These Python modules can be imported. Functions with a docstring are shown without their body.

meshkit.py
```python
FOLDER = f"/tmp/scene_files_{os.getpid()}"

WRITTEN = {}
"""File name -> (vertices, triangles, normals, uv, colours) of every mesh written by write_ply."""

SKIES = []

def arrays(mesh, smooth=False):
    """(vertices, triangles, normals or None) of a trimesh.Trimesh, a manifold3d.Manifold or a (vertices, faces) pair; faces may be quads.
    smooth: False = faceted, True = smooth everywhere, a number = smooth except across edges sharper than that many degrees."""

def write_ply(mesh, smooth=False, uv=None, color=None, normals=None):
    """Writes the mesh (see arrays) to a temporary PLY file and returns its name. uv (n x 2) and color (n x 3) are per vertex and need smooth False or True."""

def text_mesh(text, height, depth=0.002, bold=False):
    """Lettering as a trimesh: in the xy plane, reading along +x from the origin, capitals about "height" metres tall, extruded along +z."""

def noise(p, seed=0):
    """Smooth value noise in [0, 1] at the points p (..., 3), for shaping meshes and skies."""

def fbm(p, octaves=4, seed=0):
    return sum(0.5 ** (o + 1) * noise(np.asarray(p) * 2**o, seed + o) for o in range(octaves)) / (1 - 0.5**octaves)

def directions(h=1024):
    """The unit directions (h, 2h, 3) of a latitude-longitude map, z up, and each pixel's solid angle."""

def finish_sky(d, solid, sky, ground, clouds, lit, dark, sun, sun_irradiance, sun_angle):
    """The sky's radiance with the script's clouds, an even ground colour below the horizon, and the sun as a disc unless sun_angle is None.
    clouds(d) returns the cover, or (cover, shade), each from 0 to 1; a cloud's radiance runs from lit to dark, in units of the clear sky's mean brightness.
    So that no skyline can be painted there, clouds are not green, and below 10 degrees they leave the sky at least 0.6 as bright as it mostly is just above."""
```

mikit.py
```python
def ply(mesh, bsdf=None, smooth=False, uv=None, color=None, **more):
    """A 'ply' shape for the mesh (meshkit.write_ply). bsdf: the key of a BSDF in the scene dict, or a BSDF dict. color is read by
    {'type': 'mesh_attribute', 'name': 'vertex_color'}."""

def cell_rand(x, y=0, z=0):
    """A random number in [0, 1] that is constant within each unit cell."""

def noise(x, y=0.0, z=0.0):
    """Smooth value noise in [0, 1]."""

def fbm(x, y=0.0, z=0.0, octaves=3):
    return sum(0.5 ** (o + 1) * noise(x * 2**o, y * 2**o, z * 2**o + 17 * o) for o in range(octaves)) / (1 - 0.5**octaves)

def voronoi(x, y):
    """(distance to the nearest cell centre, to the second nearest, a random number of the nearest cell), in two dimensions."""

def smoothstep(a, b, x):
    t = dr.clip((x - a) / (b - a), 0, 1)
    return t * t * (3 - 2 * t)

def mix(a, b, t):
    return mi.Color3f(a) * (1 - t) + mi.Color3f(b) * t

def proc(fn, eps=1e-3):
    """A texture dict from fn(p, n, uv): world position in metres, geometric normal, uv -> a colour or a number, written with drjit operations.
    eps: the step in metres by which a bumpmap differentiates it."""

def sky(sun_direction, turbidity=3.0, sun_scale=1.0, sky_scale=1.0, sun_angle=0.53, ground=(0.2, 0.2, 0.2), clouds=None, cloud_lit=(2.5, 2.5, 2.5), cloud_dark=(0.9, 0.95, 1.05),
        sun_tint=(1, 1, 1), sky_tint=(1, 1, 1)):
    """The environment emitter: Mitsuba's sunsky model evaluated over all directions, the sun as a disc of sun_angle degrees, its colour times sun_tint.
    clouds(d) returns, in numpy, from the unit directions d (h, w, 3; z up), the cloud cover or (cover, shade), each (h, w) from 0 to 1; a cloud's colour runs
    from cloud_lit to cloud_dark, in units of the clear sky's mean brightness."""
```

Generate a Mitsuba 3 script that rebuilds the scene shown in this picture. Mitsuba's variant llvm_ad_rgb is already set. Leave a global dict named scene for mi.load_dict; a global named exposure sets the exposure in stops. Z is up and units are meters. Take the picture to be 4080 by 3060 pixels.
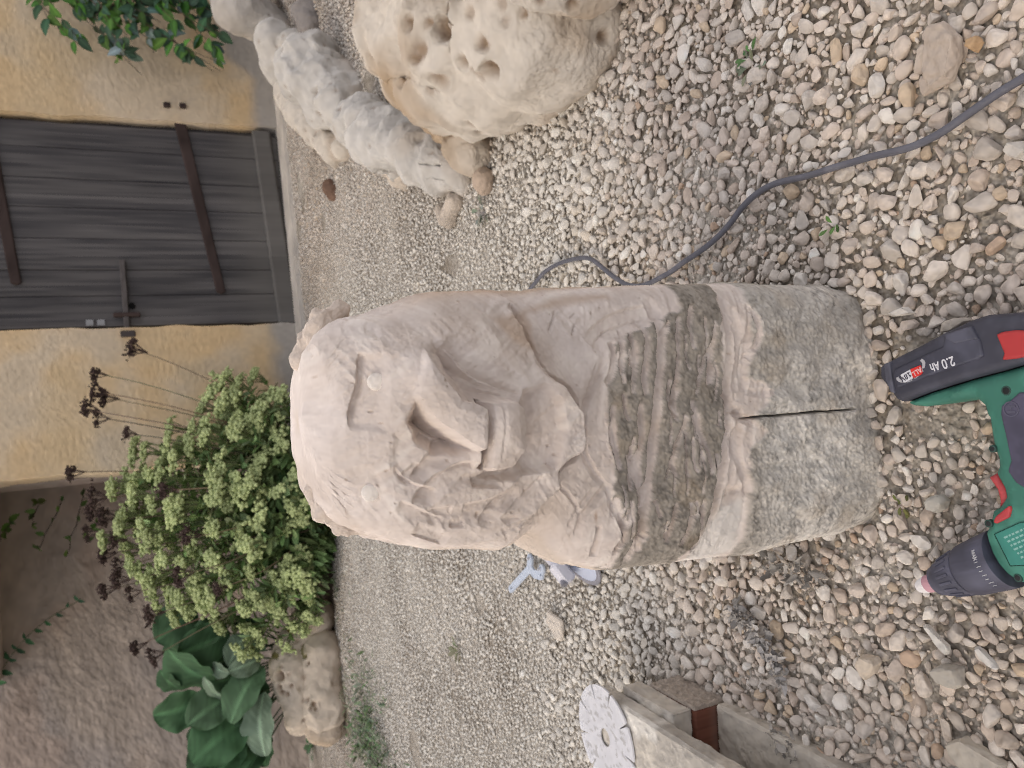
import time; T0 = time.time()
import math, json, numpy as np, trimesh, manifold3d, mitsuba as mi, drjit as dr, mikit, meshkit
from mikit import proc, noise, fbm, voronoi, smoothstep, mix, cell_rand
from scipy import ndimage
from scipy.spatial import cKDTree, Delaunay
from shapely.geometry import Polygon, Point, LineString
from shapely import affinity, contains_xy
T = mi.ScalarTransform4f
V = np.array
# ---------------------------------------------------------------- camera, sky, exposure
TH, RHO, CAMH = math.radians(25), math.radians(4), 0.66
FW = V([0, math.cos(TH), -math.sin(TH)]); DN = V([0, -math.sin(TH), -math.cos(TH)])
PHONE_UP = math.cos(RHO) * V([1, 0, 0]) + math.sin(RHO) * DN          # the phone was held upright, its picture is stored on its side
ORG = V([0, 0, CAMH])
scene, labels = {}, {}
scene['camera'] = dict(type='thinlens', fov=2 * math.degrees(math.atan(2040 / 3064)), fov_axis='x', aperture_radius=0.0011, focus_distance=0.66,
                       near_clip=0.02, far_clip=200.0,
                       to_world=T().look_at(origin=ORG.tolist(), target=(ORG + FW).tolist(), up=PHONE_UP.tolist()))
scene['sky'] = mikit.sky((-0.72, -0.26, 0.72), turbidity=3, sun_scale=0.30, sun_angle=30, clouds=lambda d: 1.0, ground=(0.3, 0.28, 0.26),
                         cloud_lit=(3.62, 3.54, 3.68), cloud_dark=(0.9, 0.95, 1.05))
exposure = 1.42
rng = np.random.default_rng(7)
# ---------------------------------------------------------------- materials
VC = {'type': 'mesh_attribute', 'name': 'vertex_color'}
def col(r, g, b): return [float(x) for x in (r, g, b)]
def srgb(r, g, b):
    c = V([r, g, b]) / 255.0
    return np.where(c <= .04045, c / 12.92, ((c + .055) / 1.055) ** 2.4)
def pr(base, rough=.9, spec=.25, metal=0.0, **k):
    base = base if isinstance(base, dict) else {'type': 'rgb', 'value': col(*base)}
    return dict(type='principled', base_color=base, roughness=rough, specular=spec, metallic=metal, **k)
def two(b): return {'type': 'twosided', 'bsdf': b}
def bump(b, fn, scale, eps=1e-3): return {'type': 'bumpmap', 'arbitrary': proc(fn, eps), 'scale': float(scale), 'bsdf': b}
scene['mat_rough'] = two(pr(VC, .95, .15))
scene['mat_stone'] = two(bump(pr(VC, .95, .12), lambda p, n, uv: fbm(p.x * 420, p.y * 420, p.z * 420, 2), .0011, 5e-4))
scene['mat_rock'] = two(bump(pr(VC, .95, .12), lambda p, n, uv: fbm(p.x * 160, p.y * 160, p.z * 160, 2), .005, 1e-3))
scene['mat_leaf'] = two(pr(VC, .55, .35))
scene['mat_plastic'] = two(pr(VC, .5, .4))
scene['mat_steel'] = two(pr((.55, .58, .66), .42, .5, .75))
def wall_fn(p, n, uv):
    a = fbm(p.x * 1.7, p.z * 1.7, 3.0, 3); b = fbm(p.x * 6, p.z * 6, 9.0, 3); g = fbm(p.x * 60, p.z * 60, 2.0, 2)
    c = mix((.62, .465, .28), (.63, .53, .40), smoothstep(.40, .60, a * .6 + b * .4))
    c = mix(c, (.58, .46, .30), smoothstep(.5, .7, fbm(p.x * 3, p.z * 3, 31.0, 3)) * .6)
    c = mix(c, (.47, .44, .41), smoothstep(.64, .76, fbm(p.x * 2.3 + 11, p.z * 2.3, 5.0, 3)) * .75)
    foot = smoothstep(.16, .07, p.z + (b - .5) * .12 - .16 * smoothstep(1.6, 1.75, p.x))     # cement grey band where the plaster was mended
    c = mix(c, (.40, .375, .345), foot)
    c = mix(c, c * .72, smoothstep(.55, .75, b) * .35)
    return c * (.92 + .16 * g)
scene['mat_ochre'] = two(bump(pr(proc(wall_fn), .95, .1), lambda p, n, uv: fbm(p.x * 75, p.y * 75, p.z * 75, 2), .0045, 2e-3))
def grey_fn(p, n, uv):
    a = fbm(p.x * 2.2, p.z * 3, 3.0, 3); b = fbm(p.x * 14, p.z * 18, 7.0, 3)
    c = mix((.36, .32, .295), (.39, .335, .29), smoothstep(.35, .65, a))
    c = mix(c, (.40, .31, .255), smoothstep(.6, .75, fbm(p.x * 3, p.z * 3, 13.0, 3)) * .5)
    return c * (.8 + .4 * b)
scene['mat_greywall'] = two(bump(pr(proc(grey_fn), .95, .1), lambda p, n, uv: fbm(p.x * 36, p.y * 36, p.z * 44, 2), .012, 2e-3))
def wood_fn(p, n, uv):
    k = cell_rand(dr.floor(p.x * 7.1), 3)
    g = fbm(p.x * 90, p.z * 3.5, k * 40, 3); w = fbm(p.x * 9, p.z * 1.2, 5.0, 3)
    c = mix((.050, .049, .055), (.140, .134, .136), smoothstep(.25, .75, g * .55 + w * .45))
    c = mix(c, (.165, .158, .148), smoothstep(.35, .05, p.z) * .7)
    return c * (.85 + .3 * k)
scene['mat_wood'] = two(bump(pr(proc(wood_fn), .8, .25), lambda p, n, uv: fbm(p.x * 150, p.y * 150, p.z * 4, 2), .004, 1e-3))
def soil_fn(p, n, uv):
    a = fbm(p.x * 5, p.y * 5, 1.0, 3); g = fbm(p.x * 160, p.y * 160, 4.0, 3); h = noise(p.x * 420, p.y * 420, 4.0)
    c = mix((.22, .19, .155), (.45, .42, .375), smoothstep(.3, .7, a * .6 + g * .4))
    bed = smoothstep(1.25, .85, dr.square((p.x + .52) / .74) + dr.square((p.y - 3.8) / .46)) + smoothstep(.35, .6, p.x - .33 * p.y + .15) * smoothstep(1.7, 2.2, p.y) * .8
    c = mix(c, (.085, .058, .042), dr.minimum(bed, 1) * .85)
    return c * (.65 + .7 * h)
scene['mat_soil'] = two(bump(pr(proc(soil_fn), .97, .1), lambda p, n, uv: fbm(p.x * 240, p.y * 240, p.z * 240, 2), .008, 8e-4))
def slab_fn(p, n, uv):
    a = fbm(p.x * 22, p.y * 22, p.z * 22, 3); b = fbm(p.x * 70, p.y * 70, p.z * 70 + 5, 3)
    c = mix((.52, .485, .43), (.40, .375, .34), smoothstep(.42, .66, a))
    c = mix(c, (.66, .64, .60), smoothstep(.58, .72, fbm(p.x * 13, p.y * 13, 8.0, 3)) * .8)
    return c * (.8 + .4 * b)
scene['mat_slab'] = two(bump(pr(proc(slab_fn), .95, .12), lambda p, n, uv: fbm(p.x * 110, p.y * 110, p.z * 110, 2), .006, 1e-3))
def brick_fn(p, n, uv):
    g = noise(p.x * 330, 2.0, 0.0); b = fbm(p.x * 40, p.y * 40, p.z * 40, 3)
    c = mix((.12, .05, .036), (.20, .085, .06), g * .6 + b * .4)
    return mix(c, (.30, .25, .21), smoothstep(.015, .0, dr.minimum(dr.abs(n.x) * 0 + p.z - .02, .02)) * .2)
scene['mat_brick'] = two(pr(proc(brick_fn), .95, .1))
def tone_fn(p, n, uv):                                           # small pieces carry their own tone in uv: u holds the hue, v the brightness
    i = dr.floor(uv.x + .001); r = i / 255; g = (uv.x - i - .01) / .98
    return mi.Color3f(r, g, dr.maximum(1 - r - g, 0)) * uv.y
TONE = proc(tone_fn)
scene['tone_rough'] = two(pr(TONE, .95, .15)); scene['tone_leaf'] = two(pr(TONE, .68, .22)); scene['tone_plastic'] = two(pr(TONE, .5, .4))
scene['tone_rock'] = two(bump(pr(TONE, .95, .12), lambda p, n, uv: fbm(p.x * 160, p.y * 160, p.z * 160, 2), .005, 1e-3))
def tone_uv(color):
    m = color.mean(0); m = m / m.sum(); u = np.round(m[0] * 255) + .01 + .98 * m[1]
    return np.stack([np.full(len(color), u), color.sum(1)], 1)
# ---------------------------------------------------------------- helpers
used = {}
def key_of(base):
    k = used.get(base, -1) + 1; used[base] = k
    return base if k == 0 else f'{base}_{k:03d}'
def label(k, text, cat, group=None, kind=None):
    d = {'label': text}
    if cat: d['category'] = cat
    if group: d['group'] = group
    if kind: d['kind'] = kind
    labels[k] = d
    return k
def put(name, mesh, mat, parent=None, smooth=False, color=None, normals=None):
    base = name if parent is None else parent + '__' + name
    k = key_of(base)
    if color is not None:
        color = np.asarray(color, float)
        n = len(mesh[0] if isinstance(mesh, (tuple, list)) else mesh.vertices)
        if color.ndim == 1: color = np.tile(color, (n, 1))
    if normals is not None:
        path = meshkit.write_ply(mesh, False, None, color, normals=normals)
        scene[k] = dict(type='ply', filename=path, face_normals=False, bsdf={'type': 'ref', 'id': mat})
    elif color is not None and mat != 'mat_stone' and n < 2600 and (smooth is False or smooth is True):
        scene[k] = mikit.ply(mesh, mat.replace('mat_', 'tone_'), smooth=smooth, uv=tone_uv(color))
    else:
        scene[k] = mikit.ply(mesh, mat, smooth=smooth, color=color)
    return k
def struct(k, text=None):
    labels[k] = {'kind': 'structure', **({'label': text} if text else {})}
    return k
def cat_mesh(parts):
    """join (v, f, c) triples"""
    vs, fs, cs, o = [], [], [], 0
    for v, f, c in parts:
        vs.append(v); fs.append(np.asarray(f) + o); cs.append(np.broadcast_to(c, v.shape)); o += len(v)
    return np.vstack(vs), np.vstack(fs), np.vstack(cs)
ICO = {s: (lambda m: (np.array(m.vertices), np.array(m.faces)))(trimesh.creation.icosphere(subdivisions=s)) for s in range(0, 7)}
def N3(p, f, seed=0, octaves=1):
    """numpy gradient-free smooth noise, about -1..1"""
    out, amp = 0, 1.0
    for o in range(octaves):
        q = p * f * 2 ** o + 13.7 * o + seed * 7.31
        i = np.floor(q).astype(np.int64); t = q - i; t = t * t * (3 - 2 * t)
        def h(dx, dy, dz):
            x = (i[..., 0] + dx) * 374761393 + (i[..., 1] + dy) * 668265263 + (i[..., 2] + dz) * 2147483647 + seed * 912931
            x = (x ^ (x >> 13)) * 1274126177 & 0xFFFFFFFF
            return ((x ^ (x >> 16)) & 0xFFFF) / 32767.5 - 1
        L = lambda a, b, w: a + (b - a) * w
        v = L(L(L(h(0,0,0), h(1,0,0), t[...,0]), L(h(0,1,0), h(1,1,0), t[...,0]), t[...,1]),
              L(L(h(0,0,1), h(1,0,1), t[...,0]), L(h(0,1,1), h(1,1,1), t[...,0]), t[...,1]), t[...,2])
        out = out + v * amp; amp *= .5
    return out
def sstep(a, b, x):
    t = np.clip((x - a) / (b - a), 0, 1); return t * t * (3 - 2 * t)
def vnormals(v, f):
    fn = np.cross(v[f[:, 1]] - v[f[:, 0]], v[f[:, 2]] - v[f[:, 0]]); n = np.zeros_like(v)
    for k in range(3):
        for a in range(3): n[:, a] += np.bincount(f[:, k], fn[:, a], len(v))
    return n / np.maximum(np.linalg.norm(n, axis=1, keepdims=True), 1e-12)
def box(x0, x1, y0, y1, z0, z1, ch=0.0):
    if ch <= 0:
        m = trimesh.creation.box(bounds=[[x0, y0, z0], [x1, y1, z1]]); return m
    pts = []
    for x in (x0, x1):
        for y in (y0, y1):
            for z in (z0, z1):
                sx, sy, sz = (1 if x == x0 else -1), (1 if y == y0 else -1), (1 if z == z0 else -1)
                pts += [[x + sx * ch, y + sy * ch, z], [x + sx * ch, y, z + sz * ch], [x, y + sy * ch, z + sz * ch]]
    return trimesh.convex.convex_hull(np.array(pts))
def dense(mesh, step):
    m = trimesh.Trimesh(np.array(mesh.vertices), np.array(mesh.faces))
    v, f = trimesh.remesh.subdivide_to_size(m.vertices, m.faces, step)
    m = trimesh.Trimesh(v, f); m.merge_vertices(); return m
def tube(pts, rad, sides=8, cap=True):
    p = np.asarray(pts, float); rad = np.broadcast_to(rad, (len(p),))
    t = np.gradient(p, axis=0); t /= np.linalg.norm(t, axis=1, keepdims=True) + 1e-12
    a = np.cross(t, [0, 0, 1.0]); bad = np.linalg.norm(a, axis=1) < .15
    a[bad] = np.cross(t[bad], [1.0, 0, 0]); a /= np.linalg.norm(a, axis=1, keepdims=True)
    for i in range(1, len(a)):
        if a[i] @ a[i - 1] < 0: a[i] *= -1
    b = np.cross(t, a); w = np.arange(sides) * 2 * np.pi / sides
    v = (p[:, None] + rad[:, None, None] * (np.cos(w)[None, :, None] * a[:, None] + np.sin(w)[None, :, None] * b[:, None])).reshape(-1, 3)
    i, j = np.meshgrid(np.arange(len(p) - 1), np.arange(sides), indexing='ij'); j2 = (j + 1) % sides
    q = np.stack([i * sides + j, i * sides + j2, (i + 1) * sides + j2, (i + 1) * sides + j], -1).reshape(-1, 4)
    f = np.vstack([q[:, [0, 1, 2]], q[:, [0, 2, 3]]])
    if cap:
        k = len(v); v = np.vstack([v, p[0], p[-1]]); s = np.arange(sides); e = (len(p) - 1) * sides
        f = np.vstack([f, np.stack([(s + 1) % sides, s, s * 0 + k], 1), np.stack([e + s, e + (s + 1) % sides, s * 0 + k + 1], 1)])
    return v, f
def smooth_path(pts, n):
    from scipy.interpolate import CubicSpline
    p = np.asarray(pts, float); d = np.r_[0, np.cumsum(np.linalg.norm(np.diff(p, axis=0), axis=1))]
    return CubicSpline(d, p)(np.linspace(0, d[-1], n))
def lathe(profile, n=48):
    """profile of (along, radius), turned about +x"""
    pr_ = np.asarray(profile, float); w = np.arange(n) * 2 * np.pi / n
    v = np.stack([np.repeat(pr_[:, 0], n), np.outer(pr_[:, 1], np.cos(w)).ravel(), np.outer(pr_[:, 1], np.sin(w)).ravel()], 1)
    i, j = np.meshgrid(np.arange(len(pr_) - 1), np.arange(n), indexing='ij'); j2 = (j + 1) % n
    q = np.stack([i * n + j, (i + 1) * n + j, (i + 1) * n + j2, i * n + j2], -1).reshape(-1, 4)
    return v, np.vstack([q[:, [0, 1, 2]], q[:, [0, 2, 3]]])
# ---------------------------------------------------------------- ground: soil sheet, pebbles
def ground_z(x, y):
    p = np.stack([x, y, 0 * x], -1)
    return .004 * N3(p, 3.0, 1, 2) + .002 * N3(p, 14.0, 2, 2) - .004 + .10 * sstep(.55, 1.15, x - .33 * y + .15) * sstep(1.6, 2.3, y)
gx = np.unique(np.r_[np.linspace(-15, -2.6, 12), np.linspace(-2.6, 2.9, 260), np.linspace(2.9, 15, 12)])
gy = np.unique(np.r_[np.linspace(-12, .1, 14), np.linspace(.1, 4.4, 220), np.linspace(4.4, 16, 10)])
GX, GY = np.meshgrid(gx, gy, indexing='ij')
gv = np.stack([GX.ravel(), GY.ravel(), ground_z(GX.ravel(), GY.ravel())], 1)
a_, b_ = np.meshgrid(np.arange(len(gx) - 1), np.arange(len(gy) - 1), indexing='ij'); m_ = len(gy)
gf = np.stack([a_ * m_ + b_, (a_ + 1) * m_ + b_, (a_ + 1) * m_ + b_ + 1, a_ * m_ + b_ + 1], -1).reshape(-1, 4)
struct(put('gravel_ground', (gv, gf), 'mat_soil', smooth=True), 'dusty soil under loose limestone gravel')

def pebble_shape(sub, r):
    v, f = ICO[sub]; v = v.copy()
    for _ in range(int(r.integers(6, 13))):                       # broken facets
        n = r.normal(size=3); n /= np.linalg.norm(n); d = r.uniform(.38, .84)
        ex_ = np.maximum(v @ n - d, 0); v -= ex_[:, None] * n * r.uniform(.93, 1)
    v *= (1 + .10 * N3(v, 1.3, int(r.integers(99))))[:, None]
    return v, f
PEB = {s: [pebble_shape(s, rng) for _ in range(n)] for s, n in ((0, 24), (1, 40), (2, 24))}
PAL = V([[.57, .52, .47], [.54, .475, .42], [.51, .445, .395], [.48, .44, .40], [.62, .585, .545], [.45, .38, .325], [.47, .435, .40], [.50, .41, .315], [.43, .325, .25]])
PALW = V([.24, .18, .14, .12, .13, .07, .06, .045, .015])
def statue_foot(x, y, m=0.0): return (x > -.172 - m) & (x < .066 + m) & (y > .560 - m) & (y < .80 + m)
def in_view(x, y, m=.12):
    return (np.abs(x + .02) < .58 * np.hypot(y, .3) + m + .05) & (y > .26) & (y < 4.0)
BED = lambda x, y: ((x + .52) / .72) ** 2 + ((y - 3.80) / .42) ** 2 < 1
def no_go(x, y):
    return BED(x, y) | statue_foot(x, y) | ((x < -.452) & (y < .985) & (x > -.9)) | ((y > 3.60 + .129 * x) & (x > -.1) & (x < 1.75))
def dart(n, sizer, keep, overlap, seed):
    r = np.random.default_rng(seed)
    x, y = r.uniform(-2.4, 2.7, n), r.uniform(.26, 4.0, n)
    ok = in_view(x, y) & keep(x, y) & ~no_go(x, y); x, y = x[ok], y[ok]
    s = sizer(x, y, r)                                           # mean radius
    o = np.argsort(-s); x, y, s = x[o], y[o], s[o]
    tree = cKDTree(np.stack([x, y], 1)); alive = np.ones(len(x), bool)
    pairs = tree.query_pairs(2 * s.max() * overlap, output_type='ndarray')
    d = np.hypot(x[pairs[:, 0]] - x[pairs[:, 1]], y[pairs[:, 0]] - y[pairs[:, 1]])
    pairs = pairs[d < overlap * (s[pairs[:, 0]] + s[pairs[:, 1]])]
    pairs = np.sort(pairs, 1); pairs = pairs[np.lexsort((pairs[:, 1], pairs[:, 0]))]
    for i, j in pairs.tolist():
        if alive[i]: alive[j] = False
    return x[alive], y[alive], s[alive]
def coarse(x, y):                                                # how coarse the gravel is: 1 in front, fine at the back left
    p = np.stack([x, y, 0 * x], -1)
    return np.clip(1.22 - .40 * sstep(.85, 1.5, y + .25 * N3(p, 2.0, 5)) + .18 * sstep(0, .5, x) * sstep(2.5, 1.2, y) + .12 * N3(p, 4.0, 3), .78, 1.3)
def size_main(x, y, r): return .0035 * coarse(x, y) * np.exp(r.normal(0, .42, len(x))).clip(.5, 2.6)
def size_fine(x, y, r): return .0033 * coarse(x, y) * np.exp(r.normal(0, .25, len(x)))
bare = lambda x, y: N3(np.stack([x, y, 0 * x], -1), 5.0, 8, 2) + .9 * np.exp(-((x + .0) ** 2 / .012 + (y - .50) ** 2 / .004)) + .5 * (y > 3.35 + .12 * x) - .35 * (y < .5) * (x < -.2) > .95
x1, y1, s1 = dart(680000, size_main, lambda x, y: ~bare(x, y), .74, 11)
x2, y2, s2 = dart(200000, size_fine, lambda x, y: (y < 1.5) & (np.random.default_rng(3).random(len(x)) < .75), .72, 12)
px, py, ps = np.r_[x1, x2], np.r_[y1, y2], np.r_[s1, s2]
layer = np.r_[np.ones(len(x1)), np.zeros(len(x2))]
# hidden under the lying drill and inside the statue's block: leave room
und = (px > -.225) & (px < .03) & (py < .50 + .0 * px) & (py > .33)
ps = np.where(und, np.minimum(ps, .0065), ps)
dist = np.sqrt(px ** 2 + py ** 2 + CAMH ** 2)
npb = len(px)
prand = np.random.default_rng(21)
tone = N3(np.stack([px, py, 0 * px], -1), 2.2, 4, 2)
cw = PAL[prand.choice(len(PAL), npb, p=PALW / PALW.sum())]
dust = sstep(.75, 1.15, py + .15 * tone) * (1 - .55 * sstep(.25, .7, px)) * (1 - .6 * sstep(2.6, 3.5, py))
cw = cw * (1 - .7 * dust[:, None]) + V([.61, .60, .56]) * .7 * dust[:, None]
warm = sstep(.1, .9, tone) * (1 - dust)
cw = cw * (1 - .3 * warm[:, None]) + V([.36, .27, .18]) * .3 * warm[:, None]
cw = cw * prand.uniform(.88, 1.12, (npb, 1)) * 1.09
pz = ground_z(px, py)
apparent = ps / dist
order = np.argsort(-apparent * layer)
def pebbles(ids, sub):
    """the pebbles ids, grouped by the broken shape each one takes: a list of (vertices, faces, colours)"""
    which = prand.integers(len(PEB[sub]), size=len(ids)); out = []
    for w in range(len(PEB[sub])):
        I = ids[which == w]; n = len(I)
        if not n: continue
        v, f = PEB[sub][w]; e = prand.uniform(0, 1, n)
        ax = ps[I, None] * np.stack([1.36 - .28 * e, .98 - .16 * prand.uniform(size=n), .58 + .2 * prand.uniform(size=n)], 1)
        yaw, tl, tr = prand.uniform(0, 6.28, n), prand.normal(0, .26, n), prand.normal(0, .26, n)
        tl = np.where(prand.uniform(size=n) < .14, prand.normal(0, .8, n), tl)
        c, s = np.cos, np.sin; o, z = np.ones(n), np.zeros(n); M = lambda *a: np.stack(a, 1).reshape(n, 3, 3)
        R = M(c(yaw), -s(yaw), z, s(yaw), c(yaw), z, z, z, o) @ M(o, z, z, z, c(tl), -s(tl), z, s(tl), c(tl)) @ M(c(tr), z, s(tr), z, o, z, -s(tr), z, c(tr))
        q = np.einsum('nij,nvj->nvi', R, v[None] * ax[:, None])
        q = q + np.stack([px[I], py[I], pz[I] + ax[:, 2] * np.where(layer[I] > 0, .55, .05) + .0025 * prand.uniform(size=n) * layer[I]], 1)[:, None]
        col_ = np.clip(cw[I][:, None] * (1 + .16 * N3(v, 2.6, w, 2))[None, :, None], .02, .75)
        out.append((q, f, col_))
    return out
rest = order[300:] if len(order) > 300 else order[:0]
big_ = rest[apparent[rest] > .0046]; small_ = rest[apparent[rest] <= .0046]
lots = []
for ids, sub_ in ((big_, 1), (small_, 0)):
    for q, f, c in pebbles(ids, sub_):
        n, m = q.shape[:2]; lots.append((q.reshape(-1, 3), (f[None] + (np.arange(n) * m)[:, None, None]).reshape(-1, 3), c.reshape(-1, 3)))
lv, lf, lc = cat_mesh(lots)
for q, f, c in pebbles(order[:300], 2):
    for a in range(len(q)): put('pebble', (q[a], f), 'mat_rock', 'gravel_ground', smooth=40 if False else True, color=c[a])
gk = put('gravel', (lv, lf), 'mat_rough', 'gravel_ground', smooth=True, color=lc)
labels[gk] = {'kind': 'stuff', 'label': 'loose pale limestone gravel covering the yard'}
print('pebbles', npb, 'tris', len(lf), time.time() - T0)
# ---------------------------------------------------------------- the house: ochre wall, plank door; the shaded wall beside it
WP, WU, WN = V([.374, 3.837, 0]), V([.9918, .1277, 0]), V([.1277, -.9918, 0])
def W(u, z, d=0.0):
    u, z, d = np.broadcast_arrays(np.asarray(u, float), z, d)
    return WP + u[..., None] * WU + d[..., None] * WN + z[..., None] * V([0, 0, 1.0])
def wbox(u0, u1, z0, z1, d0, d1, ch=.004):
    m = box(u0, u1, z0, z1, d0, d1, ch); v = np.array(m.vertices)
    f = np.array(m.faces)[:, ::-1]
    return W(v[:, 0], v[:, 1], v[:, 2]), f[:, ::-1]
house = label('house', 'ochre yellow plastered house wall holding the weathered plank door', 'house')
def wob(a, b, n, amp, s):
    t = np.linspace(0, 1, n)[:, None]; p = V(a) * (1 - t) + V(b) * t
    p = p + amp * np.stack([N3(np.c_[p * 9, p[:, :1] * 0], 1.0, s, 2), N3(np.c_[p * 9, p[:, :1] * 0], 1.0, s + 5, 2)], 1); return p
outer = np.vstack([wob((-.635, -.1), (4.5, -.1), 3, 0, 0), [(4.5, 3.4)], wob((-.635, 3.4), (-.635, -.1), 90, .009, 3)])
hole = np.vstack([wob((1.002, -.02), (.975, 2.06), 60, .006, 4), wob((.96, 2.07), (.01, 2.07), 20, .006, 6), wob((.0, 2.06), (-.003, -.02), 60, .006, 7)])
wp = Polygon(outer, [hole]).buffer(0)
wm = trimesh.creation.extrude_polygon(wp, .38, engine='earcut'); wv = np.array(wm.vertices)
put('wall', (W(wv[:, 0], wv[:, 1], wv[:, 2] - .38), np.array(wm.faces)), 'mat_ochre', house)
door = put('door', wbox(-.0, 1.0, .0, 2.06, -.12, -.075, .002), 'mat_wood', house)
labels[door] = {'label': 'dark weathered plank door with rusty strap hinges'}
edges = [0.012, .155, .275, .42, .565, .70, .845, .968]
for a, b in zip(edges[:-1], edges[1:]):
    u0, u1 = a + .001, b - .001
    m = dense(box(u0, u1, .012, 2.05, -.074, -.035 + rng.uniform(-.002, .002), .0025), .12); v = np.array(m.vertices)
    put('plank', (W(v[:, 0], v[:, 1], v[:, 2]), np.array(m.faces)), 'mat_wood', door)
def slanted(u0, z0, u1, z1, w0, w1, d0, d1):
    n = 14; t = np.linspace(0, 1, n); u = u0 + (u1 - u0) * t; z = z0 + (z1 - z0) * t; h = w0 + (w1 - w0) * t
    prof = [(-1, 0), (-1, .75), (-.8, 1), (.8, 1), (1, .75), (1, 0)]; k = len(prof)
    v = np.array([[u[i], z[i] + s * h[i], d0 + (d1 - d0) * q] for i in range(n) for s, q in prof])
    f = [[i * k + j, (i + 1) * k + j, (i + 1) * k + j + 1, i * k + j + 1] for i in range(n - 1) for j in range(k - 1)]
    v = np.vstack([v, [[u[0], z[0], d0 + .5 * (d1 - d0)], [u[-1] + (.012 if u1 > u0 else -.012), z[-1], d0 + .5 * (d1 - d0)]]])
    tri = [[q[0], q[1], q[2]] for q in f] + [[q[0], q[2], q[3]] for q in f]
    tri += [[j, j + 1, n * k] for j in range(k - 1)] + [[(n - 1) * k + j + 1, (n - 1) * k + j, n * k + 1] for j in range(k - 1)]
    return W(v[:, 0], v[:, 1], v[:, 2]), np.array(tri)
RUST = V([.052, .038, .036])
v, f = slanted(.983, .091, .004, .040, .042, .046, -.034, -.008)
rk = put('bottom_rail', (v, f), 'mat_wood', door, smooth=30); labels[rk] = {'label': 'paler grey board nailed along the foot of the door'}
for (a, b) in (((1.045, .468), (.165, .338)), ((1.06, 1.262), (.215, 1.165))):
    v, f = slanted(*a, *b, .026, .020, -.034, -.022)
    put('strap_hinge', (v, f), 'mat_rough', door, color=RUST * (1 + .35 * N3(v, 30, 3, 2))[:, None])
v, f = slanted(.315, .750, -.032, .748, .011, .012, -.030, -.012)
put('latch_bar', (v, f), 'mat_rough', door, color=V([.11, .10, .10]) * (1 + .3 * N3(v, 30, 3, 2))[:, None])
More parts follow.
